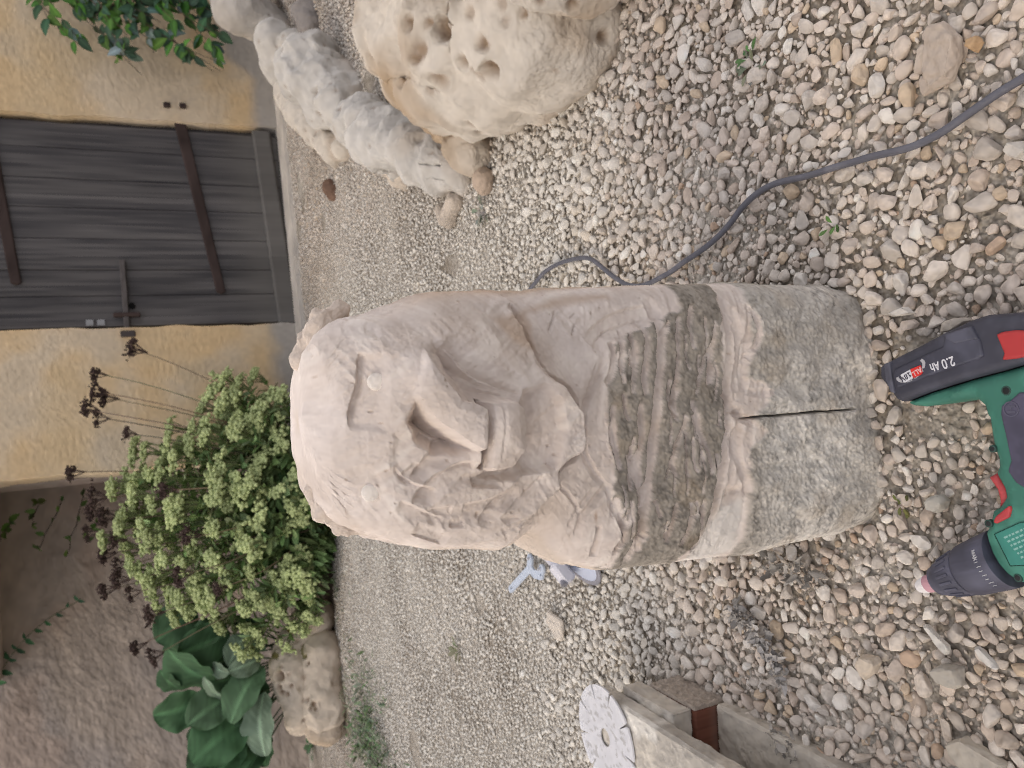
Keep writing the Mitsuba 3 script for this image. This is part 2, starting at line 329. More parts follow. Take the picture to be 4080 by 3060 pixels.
v, f = wbox(.052, .070, .69, .80, -.034, -.006, .003); put('keeper', (v, f), 'mat_rough', door, color=RUST * 1.2)
v, f = wbox(-.045, -.018, .715, .775, -.02, .012, .003); put('latch_catch', (v, f), 'mat_rough', door, color=V([.07, .06, .06]))
cyl = trimesh.creation.cylinder(radius=.014, height=.004, sections=16); v = np.array(cyl.vertices)
put('keyhole', (W(.105 + v[:, 0], .722 + v[:, 1], -.031 + v[:, 2]), np.array(cyl.faces)), 'mat_rough', door, color=V([.008, .008, .008]))
for z0 in (.835, .88):
    v, f = wbox(.018, .045, z0, z0 + .03, -.034, -.030, .001); put('repair_plate', (v, f), 'mat_rough', door, color=V([.33, .34, .36]))
for u0, z0 in ((1.062, .43), (1.06, .50)):
    v, f = wbox(u0, u0 + .022, z0, z0 + .03, -.002, .02, .004); put('hinge_pin', (v, f), 'mat_rough', house, color=RUST)
# return wall, porch slab and the shaded wall beside the house
m = trimesh.util.concatenate([])
v, f = wbox(-.632, -.30, -.1, 3.4, -1.25, -.385, 0); put('return_wall', (v, f), 'mat_greywall', house)
v, f = wbox(-1.55, -.638, 1.42, 1.60, -1.2, .04, .01); put('porch_slab', (v, f), 'mat_greywall', house)
uu, zz = np.meshgrid(np.linspace(-4.6, -.62, 200), np.linspace(-.1, 3.2, 160), indexing='ij')
dd = -.95 + .006 * N3(np.stack([uu * 3, zz * 9, 0 * uu], -1), 1.0, 4, 4) + .004 * N3(np.stack([uu * 14, zz * 30, 0 * uu], -1), 1.0, 6, 2)
v = W(uu.ravel(), zz.ravel(), dd.ravel()); i, j = np.meshgrid(np.arange(199), np.arange(159), indexing='ij')
f = np.stack([i * 160 + j, (i + 1) * 160 + j, (i + 1) * 160 + j + 1, i * 160 + j + 1], -1).reshape(-1, 4)
back = W(uu.ravel(), zz.ravel(), np.full(uu.size, -1.2))
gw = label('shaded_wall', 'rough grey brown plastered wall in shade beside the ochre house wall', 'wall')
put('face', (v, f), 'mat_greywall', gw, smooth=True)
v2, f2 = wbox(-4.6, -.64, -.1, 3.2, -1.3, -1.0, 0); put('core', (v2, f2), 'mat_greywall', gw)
# concrete strip along the foot of the door
uu, dd = np.meshgrid(np.linspace(-.25, 1.45, 120), np.linspace(-.10, .19, 24), indexing='ij')
pp = np.stack([uu, dd, 0 * uu], -1)
edge = .165 + .02 * N3(pp * 5, 1.0, 3, 2)
zz = np.where(dd < edge, .012, -.02) + .002 * N3(pp, 20.0, 9, 2)
v = W(uu.ravel(), zz.ravel(), dd.ravel()); i, j = np.meshgrid(np.arange(119), np.arange(23), indexing='ij')
f = np.stack([i * 24 + j, (i + 1) * 24 + j, (i + 1) * 24 + j + 1, i * 24 + j + 1], -1).reshape(-1, 4)
c = V([.43, .40, .365]) * (1 + .22 * N3(v, 9, 5, 3))[:, None]
struct(put('threshold_pavement', (v, f), 'mat_rough', smooth=True, color=c), 'pale worn cement strip in front of the door')
# ---------------------------------------------------------------- the carved limestone bust
STROKES = [[[[69.7,249.0],[58.2,245.3],[45.1,243.5],[22.2,243.8],[-10.0,250.8],[-42.1,256.7],[-74.0,262.8],[-105.6,269.6],[-136.8,277.3],[-161.6,283.3],[-174.1,285.2]],6.6,9.5,0.6,1,0.25],[[[76.3,164.8],[35.5,167.2],[1.7,171.1],[-18.3,177.0],[-48.5,179.5],[-81.7,185.4],[-114.5,193.3],[-147.0,201.1],[-172.5,209.2]],5.6,7.0,0.6,1,0.3],[[[35.5,286.7],[21.0,284.2],[2.0,288.5]],2.8800000000000003,6.0,0.6,1,0.2],[[[36.7,276.6],[15.5,271.9],[-1.9,276.1],[-18.0,276.4]],3.6,7.5,0.6,1,0.2],[[[46.6,262.6],[23.0,259.9],[-2.6,265.1],[-19.7,263.7]],4.5,9.0,0.6,1,0.2],[[[31.0,294.3],[13.4,292.9],[-6.6,302.6]],3.6,6.75,0.6,1,0.2],[[[-21.9,267.5],[-40.9,271.8],[-57.0,271.8],[-80.5,277.7],[-106.2,277.6],[-125.0,281.3]],4.680000000000001,9.0,0.6,1,0.2],[[[-60.8,283.1],[-87.7,285.2],[-101.8,288.5]],3.6,7.5,0.6,1,0.2],[[[-23.0,295.8],[-41.7,300.0],[-64.1,298.2],[-83.7,293.4]],4.05,7.5,0.6,1,0.2],[[[-14.0,287.0],[-30.1,286.5],[-40.0,282.7]],2.7,6.0,0.6,1,0.2],[[[52.5,220.0],[29.6,227.2],[5.0,229.6],[-17.6,235.7],[-42.4,233.1]],3.24,6.75,0.6,1,0.2],[[[62.0,205.5],[43.9,210.6],[18.9,210.1]],3.42,6.75,0.6,1,0.2],[[[47.9,182.6],[16.2,189.4],[-15.2,198.1]],3.7800000000000002,6.75,0.6,1,0.2],[[[24.6,189.7],[-4.7,205.2],[-22.5,212.9]],3.06,6.0,0.6,1,0.2],[[[-24.0,215.0],[-54.3,210.2],[-80.1,201.9],[-98.7,200.1]],3.6,7.5,0.6,1,0.2],[[[-36.4,226.8],[-60.4,234.9],[-72.8,241.7],[-94.7,235.8]],3.24,6.75,0.6,1,0.2],[[[-53.0,225.7],[-72.5,228.2],[-96.6,226.0]],2.8800000000000003,6.75,0.6,1,0.2],[[[-38.6,219.7],[-62.3,213.8]],2.3400000000000003,5.25,0.6,1,0.2],[[[-75.8,194.1],[-101.0,194.2]],2.7,6.0,0.6,1,0.2],[[[-37.7,188.8],[-52.5,192.1]],2.25,4.5,0.6,1,0.2],[[[-115.8,238.5],[-131.3,244.9],[-153.4,250.5]],3.6,7.5,0.6,1,0.2],[[[-117.6,223.2],[-143.4,228.3],[-159.0,234.4]],3.6,7.5,0.6,1,0.2],[[[-117.8,208.0],[-135.5,212.4],[-149.0,211.2],[-165.8,221.4]],3.7800000000000002,7.5,0.6,1,0.2],[[[-4.3,238.0],[-27.0,241.8],[-44.0,233.6]],2.7,5.25,0.6,1,0.2],[[[-103.6,300.4],[-122.8,299.2],[-137.6,295.0],[-152.8,299.8]],4.05,7.5,0.6,1,0.2],[[[-126.4,318.6],[-140.5,318.9],[-156.2,319.2]],3.15,6.0,0.6,1,0.2],[[[-111.1,263.6],[-128.1,257.5]],2.7,4.5,0.6,1,0.2],[[[33.5,240.6],[48.0,232.8]],2.7,4.5,0.6,1,0.2],[[[-119.2,273.4],[-129.0,273.0],[-139.3,270.2]],1.5766494959078872,4.140891485545569,0.5,1,0.3],[[[-108.0,286.4],[-126.7,287.9],[-145.5,288.0]],1.428221528828488,3.3159099175219806,0.5,1,0.3],[[[6.9,190.3],[-3.3,189.9],[-13.4,193.1]],2.4073730505325015,4.560499999846947,0.5,1,0.3],[[[-114.9,292.1],[-130.6,294.5],[-146.8,292.4]],1.5632679214100058,4.385940153789386,0.5,1,0.3],[[[-92.2,227.8],[-102.3,228.9],[-112.4,230.2]],1.324274468452104,4.691201362597212,0.5,1,0.3],[[[-52.7,280.0],[-65.5,281.9],[-78.7,279.3]],2.236459361551726,4.629049174511184,0.5,1,0.3],[[[-58.3,217.8],[-75.6,219.8],[-93.2,218.9]],2.3873006441794913,3.3652808210886564,0.5,1,0.3],[[[-118.8,276.3],[-139.1,275.3],[-159.1,276.4]],2.191899970403681,4.69853224231394,0.5,1,0.3],[[[-108.0,289.8],[-121.9,289.9],[-135.3,294.6]],2.0397721863282507,3.6730726439123367,0.5,1,0.3],[[[-114.4,268.8],[-132.3,273.4],[-150.8,272.7]],2.2160825965362645,4.558118692956628,0.5,1,0.3],[[[10.3,186.0],[-10.0,186.6],[-29.9,193.0]],1.5527546111877957,3.177383972534728,0.5,1,0.3],[[[-68.6,287.1],[-80.0,286.7],[-91.4,286.6]],2.3454518540817824,4.191146287403816,0.5,1,0.3],[[[-60.1,212.1],[-74.1,211.2],[-87.6,215.7]],1.4745321393371846,3.8426832132820845,0.5,1,0.3],[[[40.1,274.0],[23.4,275.2],[6.8,278.9]],2.253509666934961,4.519146336057495,0.5,1,0.3],[[[-90.1,241.2],[-101.4,242.7],[-112.7,243.5]],1.3084959329085315,2.94241645968877,0.5,1,0.3],[[[-117.3,220.2],[-125.9,217.2],[-133.5,222.6]],2.117472776667784,3.7980070628169917,0.5,1,0.3],[[[-74.1,245.2],[-84.7,246.2],[-95.0,250.1]],1.3422234788439231,4.667461802033426,0.5,1,0.3],[[[23.6,278.5],[15.6,279.4],[7.2,272.1]],2.13463559718644,3.610057191617304,0.5,1,0.3],[[[-94.1,296.3],[-108.0,294.7],[-121.2,298.8]],1.39403734300623,2.9474959966638865,0.5,1,0.3],[[[14.9,205.1],[5.3,206.5],[-4.3,205.7]],1.6320836866769715,4.386737205903168,0.5,1,0.3],[[[-131.3,251.6],[-139.8,252.8],[-148.4,253.3]],1.8224346653692165,4.339068936009202,0.5,1,0.3],[[[42.2,281.8],[31.8,282.5],[21.5,284.6]],1.994340205238415,3.484002041024124,0.5,1,0.3],[[[50.9,196.3],[34.1,196.0],[17.3,197.0]],1.6545968808436902,3.159209370394907,0.5,1,0.3],[[[-12.3,231.6],[-21.3,233.6],[-30.0,240.3]],2.484243430668985,4.0207004658504415,0.5,1,0.3],[[[-34.6,242.7],[-50.1,241.4],[-65.1,245.3]],1.3686350252629345,3.169116363532339,0.5,1,0.3],[[[23.0,286.9],[7.7,288.3],[-7.7,286.8]],2.4418884248760775,3.044620442151781,0.5,1,0.3],[[[-71.0,210.4],[-92.6,210.2],[-113.8,213.1]],1.6983495574964667,3.197919074108078,0.5,1,0.3],[[[-117.7,272.4],[-131.1,275.5],[-145.6,270.1]],2.3288334772067114,4.5936679895762795,0.5,1,0.3],[[[-125.4,297.1],[-141.8,297.5],[-157.5,302.0]],2.3778960202020034,4.57192500166169,0.5,1,0.3],[[[34.2,219.1],[17.2,219.4],[0.1,217.8]],1.6400232944368174,3.390501611150042,0.5,1,0.3],[[[-21.3,182.3],[-39.0,171.5],[-48.3,161.9]],5,5,0.4,1,0.6],[[[38.1,143.9],[14.4,152.3],[-23.0,157.6]],4.5,4,0.4,1,0.6],[[[59.2,161.0],[18.1,158.3],[-22.1,170.0]],5,4,0.4,1,0.6],[[[-48.3,161.9],[-66.3,169.7],[-100.9,164.3],[-120.2,159.6]],5,4.5,0.4,1,0.6],[[[-48.9,175.4],[-82.8,175.2],[-130.3,187.5]],4,4,0.4,1,0.6],[[[58.8,146.3],[46.4,136.7],[4.2,155.2]],4,3.5,0.4,1,0.6],[[[-23.0,157.6],[-24.3,138.6],[-25.5,121.4]],4,2.5,0.4,1,0.6],[[[-108.9,169.2],[-132.0,187.7],[-164.1,198.5]],4,4,0.4,1,0.6],[[[-48.1,163.9],[-47.6,140.6],[-47.6,118.9],[-47.9,85.2],[-48.5,52.2],[-49.5,21.0]],1.15,16,0,0,0.25],[[[-39.3,167.4],[-48.5,159.8],[-51.0,149.4]],6,5,0,1,0.6],[[[-94.3,311.5],[-83.9,319.7],[-67.4,328.2],[-45.4,330.0],[-23.9,325.6],[0.2,311.2],[17.1,302.5]],4.5,5,-0.6,1,0.3],[[[14.3,309.1],[-2.6,315.9],[-30.0,327.9]],2.2,2.0,0.4,1,0.3],[[[60.6,341.4],[41.1,352.7]],1.4,2.5,0,1,0.2],[[[52.8,330.2],[57.3,322.7]],1.4,2,0,1,0.2],[[[38.8,331.3],[48.0,325.3]],1.2,2,0,1,0.2],[[[-91.6,307.7],[-104.1,321.3],[-118.2,333.1],[-134.8,337.1]],3,3.2,0.3,1,0.3],[[[-93.2,307.8],[-109.0,307.2],[-122.1,303.7]],3,4,0.3,1,0.3],[[[-69.7,365.4],[-85.6,356.5],[-118.0,334.9],[-131.3,339.6]],2,1.8,0.3,1,0.3],[[[-96.2,322.5],[-112.9,338.0],[-129.3,345.6]],2,1.8,0.3,1,0.3],[[[28.8,315.2],[42.3,298.7],[51.1,276.4],[55.8,248.3]],9,4.5,0.3,1,0.3],[[[22.3,311.2],[35.8,293.9],[42.2,273.5],[46.2,250.9]],5,3.5,0.5,1,0.3],[[[24.3,374.9],[2.5,358.2],[-11.9,339.2],[-31.1,333.4],[-48.3,333.9],[-60.7,335.7],[-72.6,356.8],[-87.4,358.5]],5.5,7,0.9,1,0.2],[[[56.4,382.0],[37.2,377.0],[22.2,371.5],[2.4,359.7]],6,3,0.2,1,0.3],[[[66.7,386.1],[49.0,379.3]],8,5,0.2,1,0.3],[[[-97.2,370.2],[-108.7,383.5],[-120.0,395.8]],5,4,0.3,1,0.3],[[[-103.5,378.1],[-115.5,406.7],[-119.4,419.6]],3,2.5,0.3,1,0.3],[[[-25.9,376.2],[-46.1,377.8],[-62.7,385.6]],8,1.6,0,1,0.3],[[[-2.3,382.5],[-32.0,373.4],[-61.9,379.1]],3,1,0,1,0.3],[[[-10.0,428.4],[-21.5,430.7],[-36.4,432.2],[-54.2,432.6],[-64.2,434.9]],3.0,11,0.7,1,0.15],[[[-42.2,435.8],[-46.7,449.5],[-51.5,462.9],[-61.4,472.9],[-72.5,480.3]],10,6.5,1,1,0.2],[[[-70.5,415.1],[-67.9,431.7],[-68.5,451.1],[-76.7,467.7],[-92.2,479.2]],11,7.5,1,1,0.2],[[[-69.0,381.8],[-85.7,399.3],[-97.2,420.6],[-100.0,451.1],[-101.3,474.7]],10,5.5,1,1,0.2],[[[-58.8,504.3],[-73.0,494.8],[-79.1,483.6],[-83.8,470.3]],8,6,-1,1,0.2],[[[-88.7,498.9],[-94.7,488.8],[-102.1,476.5],[-107.3,464.1]],8,5.5,-1,1,0.2],[[[-106.0,483.6],[-111.9,471.3],[-119.5,456.1]],6,4.5,1,1,0.2],[[[-112.2,429.9],[-99.2,421.2],[-89.1,399.8]],7,3.5,1,1,0.2],[[[-111.8,412.7],[-95.6,393.9],[-79.0,374.5]],8,3.5,1,1,0.2],[[[-68.1,493.8],[-62.4,485.5],[-55.8,480.5]],5,3.5,0.9,1,0.2],[[[-14.2,480.5],[-27.7,472.3],[-38.7,455.1]],1.4,1.0,0.3,1,0.2],[[[-17.3,479.1],[-29.7,470.7],[-39.1,453.7]],1.4,1.0,0.3,1,0.2],[[[-20.4,477.7],[-31.7,468.7],[-39.5,452.2]],1.4,1.0,0.3,1,0.2],[[[-23.5,476.3],[-33.8,466.6],[-39.9,450.8]],1.4,1.0,0.3,1,0.2],[[[-26.5,475.0],[-35.9,464.4],[-40.3,449.4]],1.4,1.0,0.3,1,0.2],[[[20.2,456.1],[6.8,437.9],[-3.0,415.8]],2.2,1.3,0.3,1,0.2],[[[16.5,447.6],[4.1,430.3],[-4.7,411.3]],2.2,1.3,0.3,1,0.2],[[[12.7,438.9],[1.4,422.6],[-6.4,406.7]],2.2,1.3,0.3,1,0.2],[[[8.8,430.2],[-1.4,414.8],[-8.2,402.1]],2.2,1.3,0.3,1,0.2],[[[4.9,421.4],[-4.2,406.9],[-9.9,397.5]],2.2,1.3,0.3,1,0.2],[[[-14.8,419.1],[-36.1,420.4],[-60.7,422.9]],1.6,1.2,0.5,1,0.2],[[[31.0,512.0],[13.1,515.7],[2.0,518.2],[-11.7,523.1],[-24.4,523.3]],3.2,5.0,0.9,1,0.15],[[[-58.3,540.6],[-77.0,538.9],[-81.1,536.1]],3,3.5,0.4,1,0.2],[[[-56.6,533.9],[-76.4,530.9],[-95.0,521.5]],5,2.5,0.4,1,0.2],[[[-54.3,517.9],[-61.6,512.5],[-84.2,509.1],[-90.9,516.5]],3,1.6,-0.3,1,0.2],[[[45.5,516.8],[31.3,529.5],[13.8,536.5]],2.4,1.7,0.8,1,0.2],[[[38.0,518.6],[23.8,531.4],[6.0,537.9]],2.4,1.7,0.8,1,0.2],[[[30.4,520.5],[16.2,533.1],[-1.8,539.3]],2.4,1.7,0.8,1,0.2],[[[22.8,522.4],[8.6,534.9],[-9.6,540.7]],2.4,1.7,0.8,1,0.2],[[[15.3,524.3],[0.9,536.7],[-17.5,542.2]],2.4,1.7,0.8,1,0.2],[[[7.7,526.1],[-6.9,538.5],[-25.5,543.6]],2.4,1.7,0.8,1,0.2],[[[0.0,528.0],[-14.7,540.4],[-33.5,545.0]],2.4,1.7,0.8,1,0.2],[[[-7.6,529.9],[-22.6,542.2],[-41.5,546.5]],2.4,1.7,0.8,1,0.2],[[[-36.4,544.1],[-53.8,536.8],[-65.2,524.5]],2.4,1.7,0.8,1,0.2],[[[-43.7,543.3],[-61.0,535.5],[-72.3,523.7]],2.4,1.7,0.8,1,0.2],[[[-51.0,542.4],[-68.1,534.3],[-79.4,522.9]],2.4,1.7,0.8,1,0.2],[[[-58.3,541.5],[-75.1,533.0],[-86.5,522.2]],2.4,1.7,0.8,1,0.2],[[[-65.5,540.6],[-82.1,531.8],[-93.6,521.4]],2.4,1.7,0.8,1,0.2],[[[-72.7,539.7],[-89.1,530.5],[-100.7,520.6]],2.4,1.7,0.8,1,0.2],[[[61.1,493.6],[53.6,501.1],[42.7,504.0]],5,3,0.2,1,0.2],[[[61.6,521.8],[46.8,528.6],[35.2,535.4]],4,3,0.2,1,0.2],[[[39.6,453.2],[33.8,446.2],[19.3,433.8],[5.4,411.8],[-4.5,392.0]],8,4.5,0.9,1,0.2]]
REGIONS = [[[[79.8,388.3],[60.8,386.5],[37.4,383.5],[22.5,376.5],[2.5,361.4],[-11.5,349.7],[-30.8,336.9],[-47.8,337.4],[-60.1,339.2],[-71.8,360.2],[-86.5,361.4],[-103.5,378.1],[-115.7,395.4],[-130.7,401.4],[-159.2,403.7],[-146.3,606.6],[118.2,589.1],[100.1,394.8]],23,3,0],[[[10.4,488.7],[39.8,462.6],[25.8,426.6],[-1.8,389.5],[-31.5,378.9],[-62.5,387.8],[-76.7,426.7],[-68.8,470.5],[-47.0,492.1]],10,45,1],[[[41.0,466.1],[37.6,449.7],[24.5,434.4],[9.4,412.7],[-4.6,391.7],[-18.9,392.8],[-24.6,427.5],[-26.4,439.7],[-16.8,456.7],[8.4,466.4],[27.6,470.5]],-30,24,1],[[[-7.8,484.7],[2.5,478.4],[3.0,467.8],[-19.6,455.1],[-29.0,441.1],[-38.3,429.1],[-46.2,433.5],[-53.6,448.9],[-52.3,467.7],[-42.5,483.3],[-23.6,491.9]],-34,15,1],[[[-7.5,391.3],[-2.8,373.3],[-18.4,359.6],[-40.7,358.0],[-70.4,368.8],[-71.8,395.0],[-73.6,404.7],[-73.0,421.8],[-68.9,433.7],[-43.3,408.6]],-9,7,0],[[[-7.5,391.3],[-8.0,383.6],[-31.1,383.7],[-62.5,387.8],[-70.4,394.9],[-43.3,408.6]],-6,8,0],[[[-32.8,496.8],[-32.7,478.6],[-42.5,458.6],[-45.1,439.6],[-60.8,440.8],[-58.9,471.1],[-70.7,479.6],[-67.3,492.0],[-53.2,500.3]],-6,9,0],[[[29.6,512.8],[28.3,499.1],[11.7,500.6],[-27.0,505.2],[-24.4,523.0],[-12.4,523.1],[2.0,518.2]],-6.5,9,0],[[[-59.5,526.5],[-56.2,507.5],[-77.6,499.4],[-95.4,509.7],[-90.7,524.8]],-3.0,12,0],[[[-31.4,478.5],[-35.5,461.0],[-50.3,462.1],[-49.2,475.0]],-1.0,4,0],[[[-94.4,477.7],[-69.9,448.8],[-67.8,405.8],[-95.8,420.5],[-100.4,458.5]],-4.5,6,0],[[[-109.1,471.2],[-96.6,440.9],[-107.4,402.8],[-123.8,427.7],[-119.6,465.0]],-4,7,0],[[[41.7,539.2],[45.6,518.0],[31.1,512.9],[2.1,519.3],[-20.0,524.8],[-33.6,539.9],[10.0,540.8]],2.5,10,1],[[[36.5,497.4],[40.5,467.7],[3.4,469.0],[-2.6,478.7],[2.8,494.7]],3,12,1],[[[-2.3,500.6],[-9.3,482.5],[-31.2,483.8],[-33.0,496.6],[-49.2,503.3]],3,12,1],[[[60.2,421.4],[63.8,387.9],[19.1,368.5],[9.8,385.7],[38.4,409.0]],-3,10,0],[[[-95.2,304.3],[-93.3,278.8],[-139.1,284.2],[-149.7,299.5],[-141.0,336.7],[-116.7,333.0]],2.5,8,0],[[[-110.6,198.1],[-110.1,158.8],[-179.2,164.7],[-171.1,218.9]],-4,8,0]]
COLP = {"crust_top":[[130.0,489.5],[-147.2,505.7],[-172.2,297.7],[-149.7,299.5],[-125.5,302.2],[-106.1,305.2],[-89.3,300.2],[-70.0,302.3],[-54.1,303.2],[-30.2,304.5],[-9.8,302.0],[12.0,295.8],[27.7,290.9],[41.4,273.5],[47.0,250.9],[52.2,235.3],[57.4,219.6],[137.0,213.1]],"fresh_low":[[137.6,164.7],[35.9,177.5],[-14.6,180.8],[-48.4,180.6],[-81.5,187.5],[-114.4,194.3],[-152.5,209.5],[-169.4,230.4],[-200.3,232.9],[-210.8,169.6],[-175.7,165.5],[-118.4,160.5],[-101.3,161.2],[-76.1,156.9],[-62.4,137.6],[-51.0,149.4],[-35.1,133.1],[-18.0,129.4],[-9.7,152.2],[29.4,142.5],[58.7,144.2],[77.6,138.3],[138.1,135.2]],"bright":[[-123.2,191.0],[-117.0,158.3],[-179.3,164.3],[-192.2,232.3],[-167.3,222.5]],"brown":[[57.2,417.0],[60.8,384.9],[79.3,328.2],[78.5,281.6],[67.3,282.5],[56.0,365.6],[23.4,364.8],[21.1,378.2],[30.8,400.1]]}
EYES = [[8.7,506.0],[-75.6,513.9]]
NOSEP, CHINP = [[-2.7,482.3],[30.6,471.9],[22.9,468.2],[11.3,463.3],[-2.2,455.7],[-9.3,451.2],[-17.1,431.3],[-27.0,430.3],[-47.5,431.8],[-47.4,440.2],[-38.3,454.1],[-29.0,467.0],[-17.6,476.5]], [[-12.2,427.0],[-12.4,404.9],[-21.2,399.3],[-52.1,400.2],[-63.8,408.9],[-66.6,426.7],[-63.4,431.0]]
RES = .4
rx, rz = np.arange(-225, 125, RES), np.arange(-60, 575, RES)
RX, RZ = np.meshgrid(rx, rz, indexing='ij')
srng = np.random.default_rng(5)
def gn(sig, asp=1.0, ang=None):
    s = (sig / RES, sig * asp / RES)
    g = ndimage.gaussian_filter(srng.normal(size=RX.shape).astype(np.float32), s, mode='wrap'); return g / g.std()
wx1, wz1, wx2, wz2 = gn(3.0), gn(3.0), gn(1.0), gn(1.0)
WXr, WZr = RX + .9 * wx1 + .45 * wx2, RZ + .9 * wz1 + .45 * wz2        # ragged edges where the saw broke the crust
WXs, WZs = RX + .35 * wx1 + .12 * wx2, RZ + .35 * wz1 + .12 * wz2
def box_of(pts, m):
    p = V(pts); (x0, z0), (x1, z1) = p.min(0) - m, p.max(0) + m
    return slice(max(0, int((x0 - rx[0]) / RES)), max(0, int((x1 - rx[0]) / RES) + 1)), slice(max(0, int((z0 - rz[0]) / RES)), max(0, int((z1 - rz[0]) / RES) + 1))
def seg_dist(pts, X, Z, closed=False):
    """distance, signed side (+ above), arc position 0..1, inside"""
    p = V(pts + ([pts[0]] if closed else []), float) if isinstance(pts, list) else pts
    L = np.r_[0, np.cumsum(np.linalg.norm(np.diff(p, axis=0), axis=1))]
    best = np.full(X.shape, 1e9); side = np.zeros(X.shape); arc = np.zeros(X.shape); ins = np.zeros(X.shape, bool)
    for k in range(len(p) - 1):
        (ax, az), (bx, bz) = p[k], p[k + 1]; dx, dz = bx - ax, bz - az; l2 = dx * dx + dz * dz + 1e-9
        t = np.clip(((X - ax) * dx + (Z - az) * dz) / l2, 0, 1); qx, qz = X - ax - t * dx, Z - az - t * dz
        d = np.hypot(qx, qz); b = d < best
        best = np.where(b, d, best); arc = np.where(b, (L[k] + t * math.sqrt(l2)) / L[-1], arc)
        cr = (dx * (Z - az) - dz * (X - ax)) / math.sqrt(l2); up = 1 if (dx > 0 or (dx == 0 and dz < 0)) else -1
        side = np.where(b, np.sign(cr) * up, side)
        if closed: ins ^= ((az > Z) != (bz > Z)) & (X < (bx - ax) * (Z - az) / (bz - az + 1e-12) + ax)
    return best, side, arc, ins
def resample(pts, step=3.0):
    p = smooth_path(pts, max(4, int(np.sum(np.linalg.norm(np.diff(V(pts), axis=0), axis=1)) / step))) if len(pts) > 2 else V(pts, float)
    return p
Hh = np.zeros(RX.shape); FR = np.zeros(RX.shape)
def region_mask(pts, fall, ease, Xw, Zw):
    sx, sz = box_of(pts, fall + 4)
    d, _, _, ins = seg_dist([list(q) for q in pts], Xw[sx, sz], Zw[sx, sz], True)
    sd = np.where(ins, d, -d); m = np.zeros(RX.shape)
    m[sx, sz] = sstep(0, fall, sd) if ease else sstep(-fall / 2, fall / 2, sd)
    return m
for k, (pts, h, fall, ease) in enumerate(REGIONS):
    Hh += h * region_mask(pts, fall, ease, WXs, WZs)
    if k == 1: HB = ndimage.gaussian_filter(Hh, 6)               # head and muzzle before the scoops
HEADM = region_mask(REGIONS[0][0], 1.0, 0, WXs, WZs)
NOSEM = region_mask(NOSEP, 1.0, 0, WXs, WZs); CHINM = region_mask(CHINP, 1.0, 0, WXs, WZs)
fresh_top = 1 - (1 - region_mask(COLP['crust_top'], 3, 0, WXr, WZr)); fresh_low = region_mask(COLP['fresh_low'], 4, 0, WXr, WZr)
FR = np.maximum(np.maximum(fresh_top, fresh_low), HEADM)
CRUST0 = 1 - FR
Hh += CRUST0 * (1.0 * gn(8) + .75 * gn(4.5) + .30 * gn(2.2, .6) + .30 * gn(1.0) + .22 * gn(.5) + 2.4)                    # old weathered skin
def streak(ang, long_, short):
    b = ndimage.gaussian_filter(srng.normal(size=(900, 900)).astype(np.float32), (long_ / .6, short / .6), mode='wrap'); b /= b.std()
    ca, sa = math.cos(ang), math.sin(ang); return ndimage.map_coordinates(b, [((RX * ca + RZ * sa) / .6) % 900, ((RZ * ca - RX * sa) / .6) % 900], order=1, mode='wrap')
HEADF = (1 - CRUST0); ST1, ST2, ST3 = streak(-.95, 22, 1.1), streak(.55, 20, 1.0), streak(-.2, 22, 1.0)
pick = sstep(-.5, .5, gn(16)); tools_ = ST1 * pick + ST2 * (1 - pick); tools_ = tools_ * sstep(300, 345, RZ) + ST3 * sstep(345, 300, RZ)
facet = np.maximum(0, gn(11)) - np.maximum(0, gn(11)); Hh += HEADF * (.46 * tools_ * sstep(-.6, .8, gn(8)) + .55 * facet * sstep(330, 360, RZ))
FN = .45 * gn(9) + .30 * gn(3, 1.6) + .16 * gn(1.2, 2.2) + .10 * gn(.6); Hh += (1 - CRUST0) * FN
def cut_stroke(pts, w, d, bias, fresh, rag):
    p = resample(pts); sx, sz = box_of(p.tolist(), w + 5)
    Xw = RX + (WXr - RX) * rag; Zw = RZ + (WZr - RZ) * rag
    dist_, side, arc, _ = seg_dist(p, Xw[sx, sz], Zw[sx, sz])
    u = dist_ * side / w; e = .45 * abs(bias)
    if bias >= 0: prof = sstep(1.05, .80 - .3 * (1 - abs(bias)), u) * sstep(-1.05, -.5 + e, u)
    else: prof = sstep(-1.05, -.80 + .3 * (1 - abs(bias)), u) * sstep(1.05, -.2 - e, u)
    if bias == 0: prof = sstep(1.0, .35, np.abs(u))
    tap = np.clip(np.minimum(arc, 1 - arc) / .14, 0, 1) ** .7
    cut = prof * tap
    Hh[sx, sz] -= d * cut
    if fresh: FR[sx, sz] = np.maximum(FR[sx, sz], sstep(.2, .52, cut))
LATE = [q for q in STROKES if q[2] in (11, 1.2)]
for q in STROKES: cut_stroke(*q)
for pts, up, tilt in ((NOSEP, 12.0, 0.0), (CHINP, 14.0, 5.0)):     # the nose wedge and the mouth block stand proud of the scoops
    m_ = region_mask(pts, 2.4, 0, WXs, WZs); z0_, z1_ = V(pts)[:, 1].min(), V(pts)[:, 1].max()
    rnd = 3.0 * (1 - region_mask(pts, 9.0, 1, RX, RZ)); Hh = Hh * (1 - m_) + (HB + up - tilt * (RZ - z0_) / (z1_ - z0_) - rnd + .8 * FN) * m_
for q in LATE: cut_stroke(*q)
pit = sstep(2.55, 3.0, gn(1.1)); Hh -= 1.1 * pit * (1 - CRUST0)
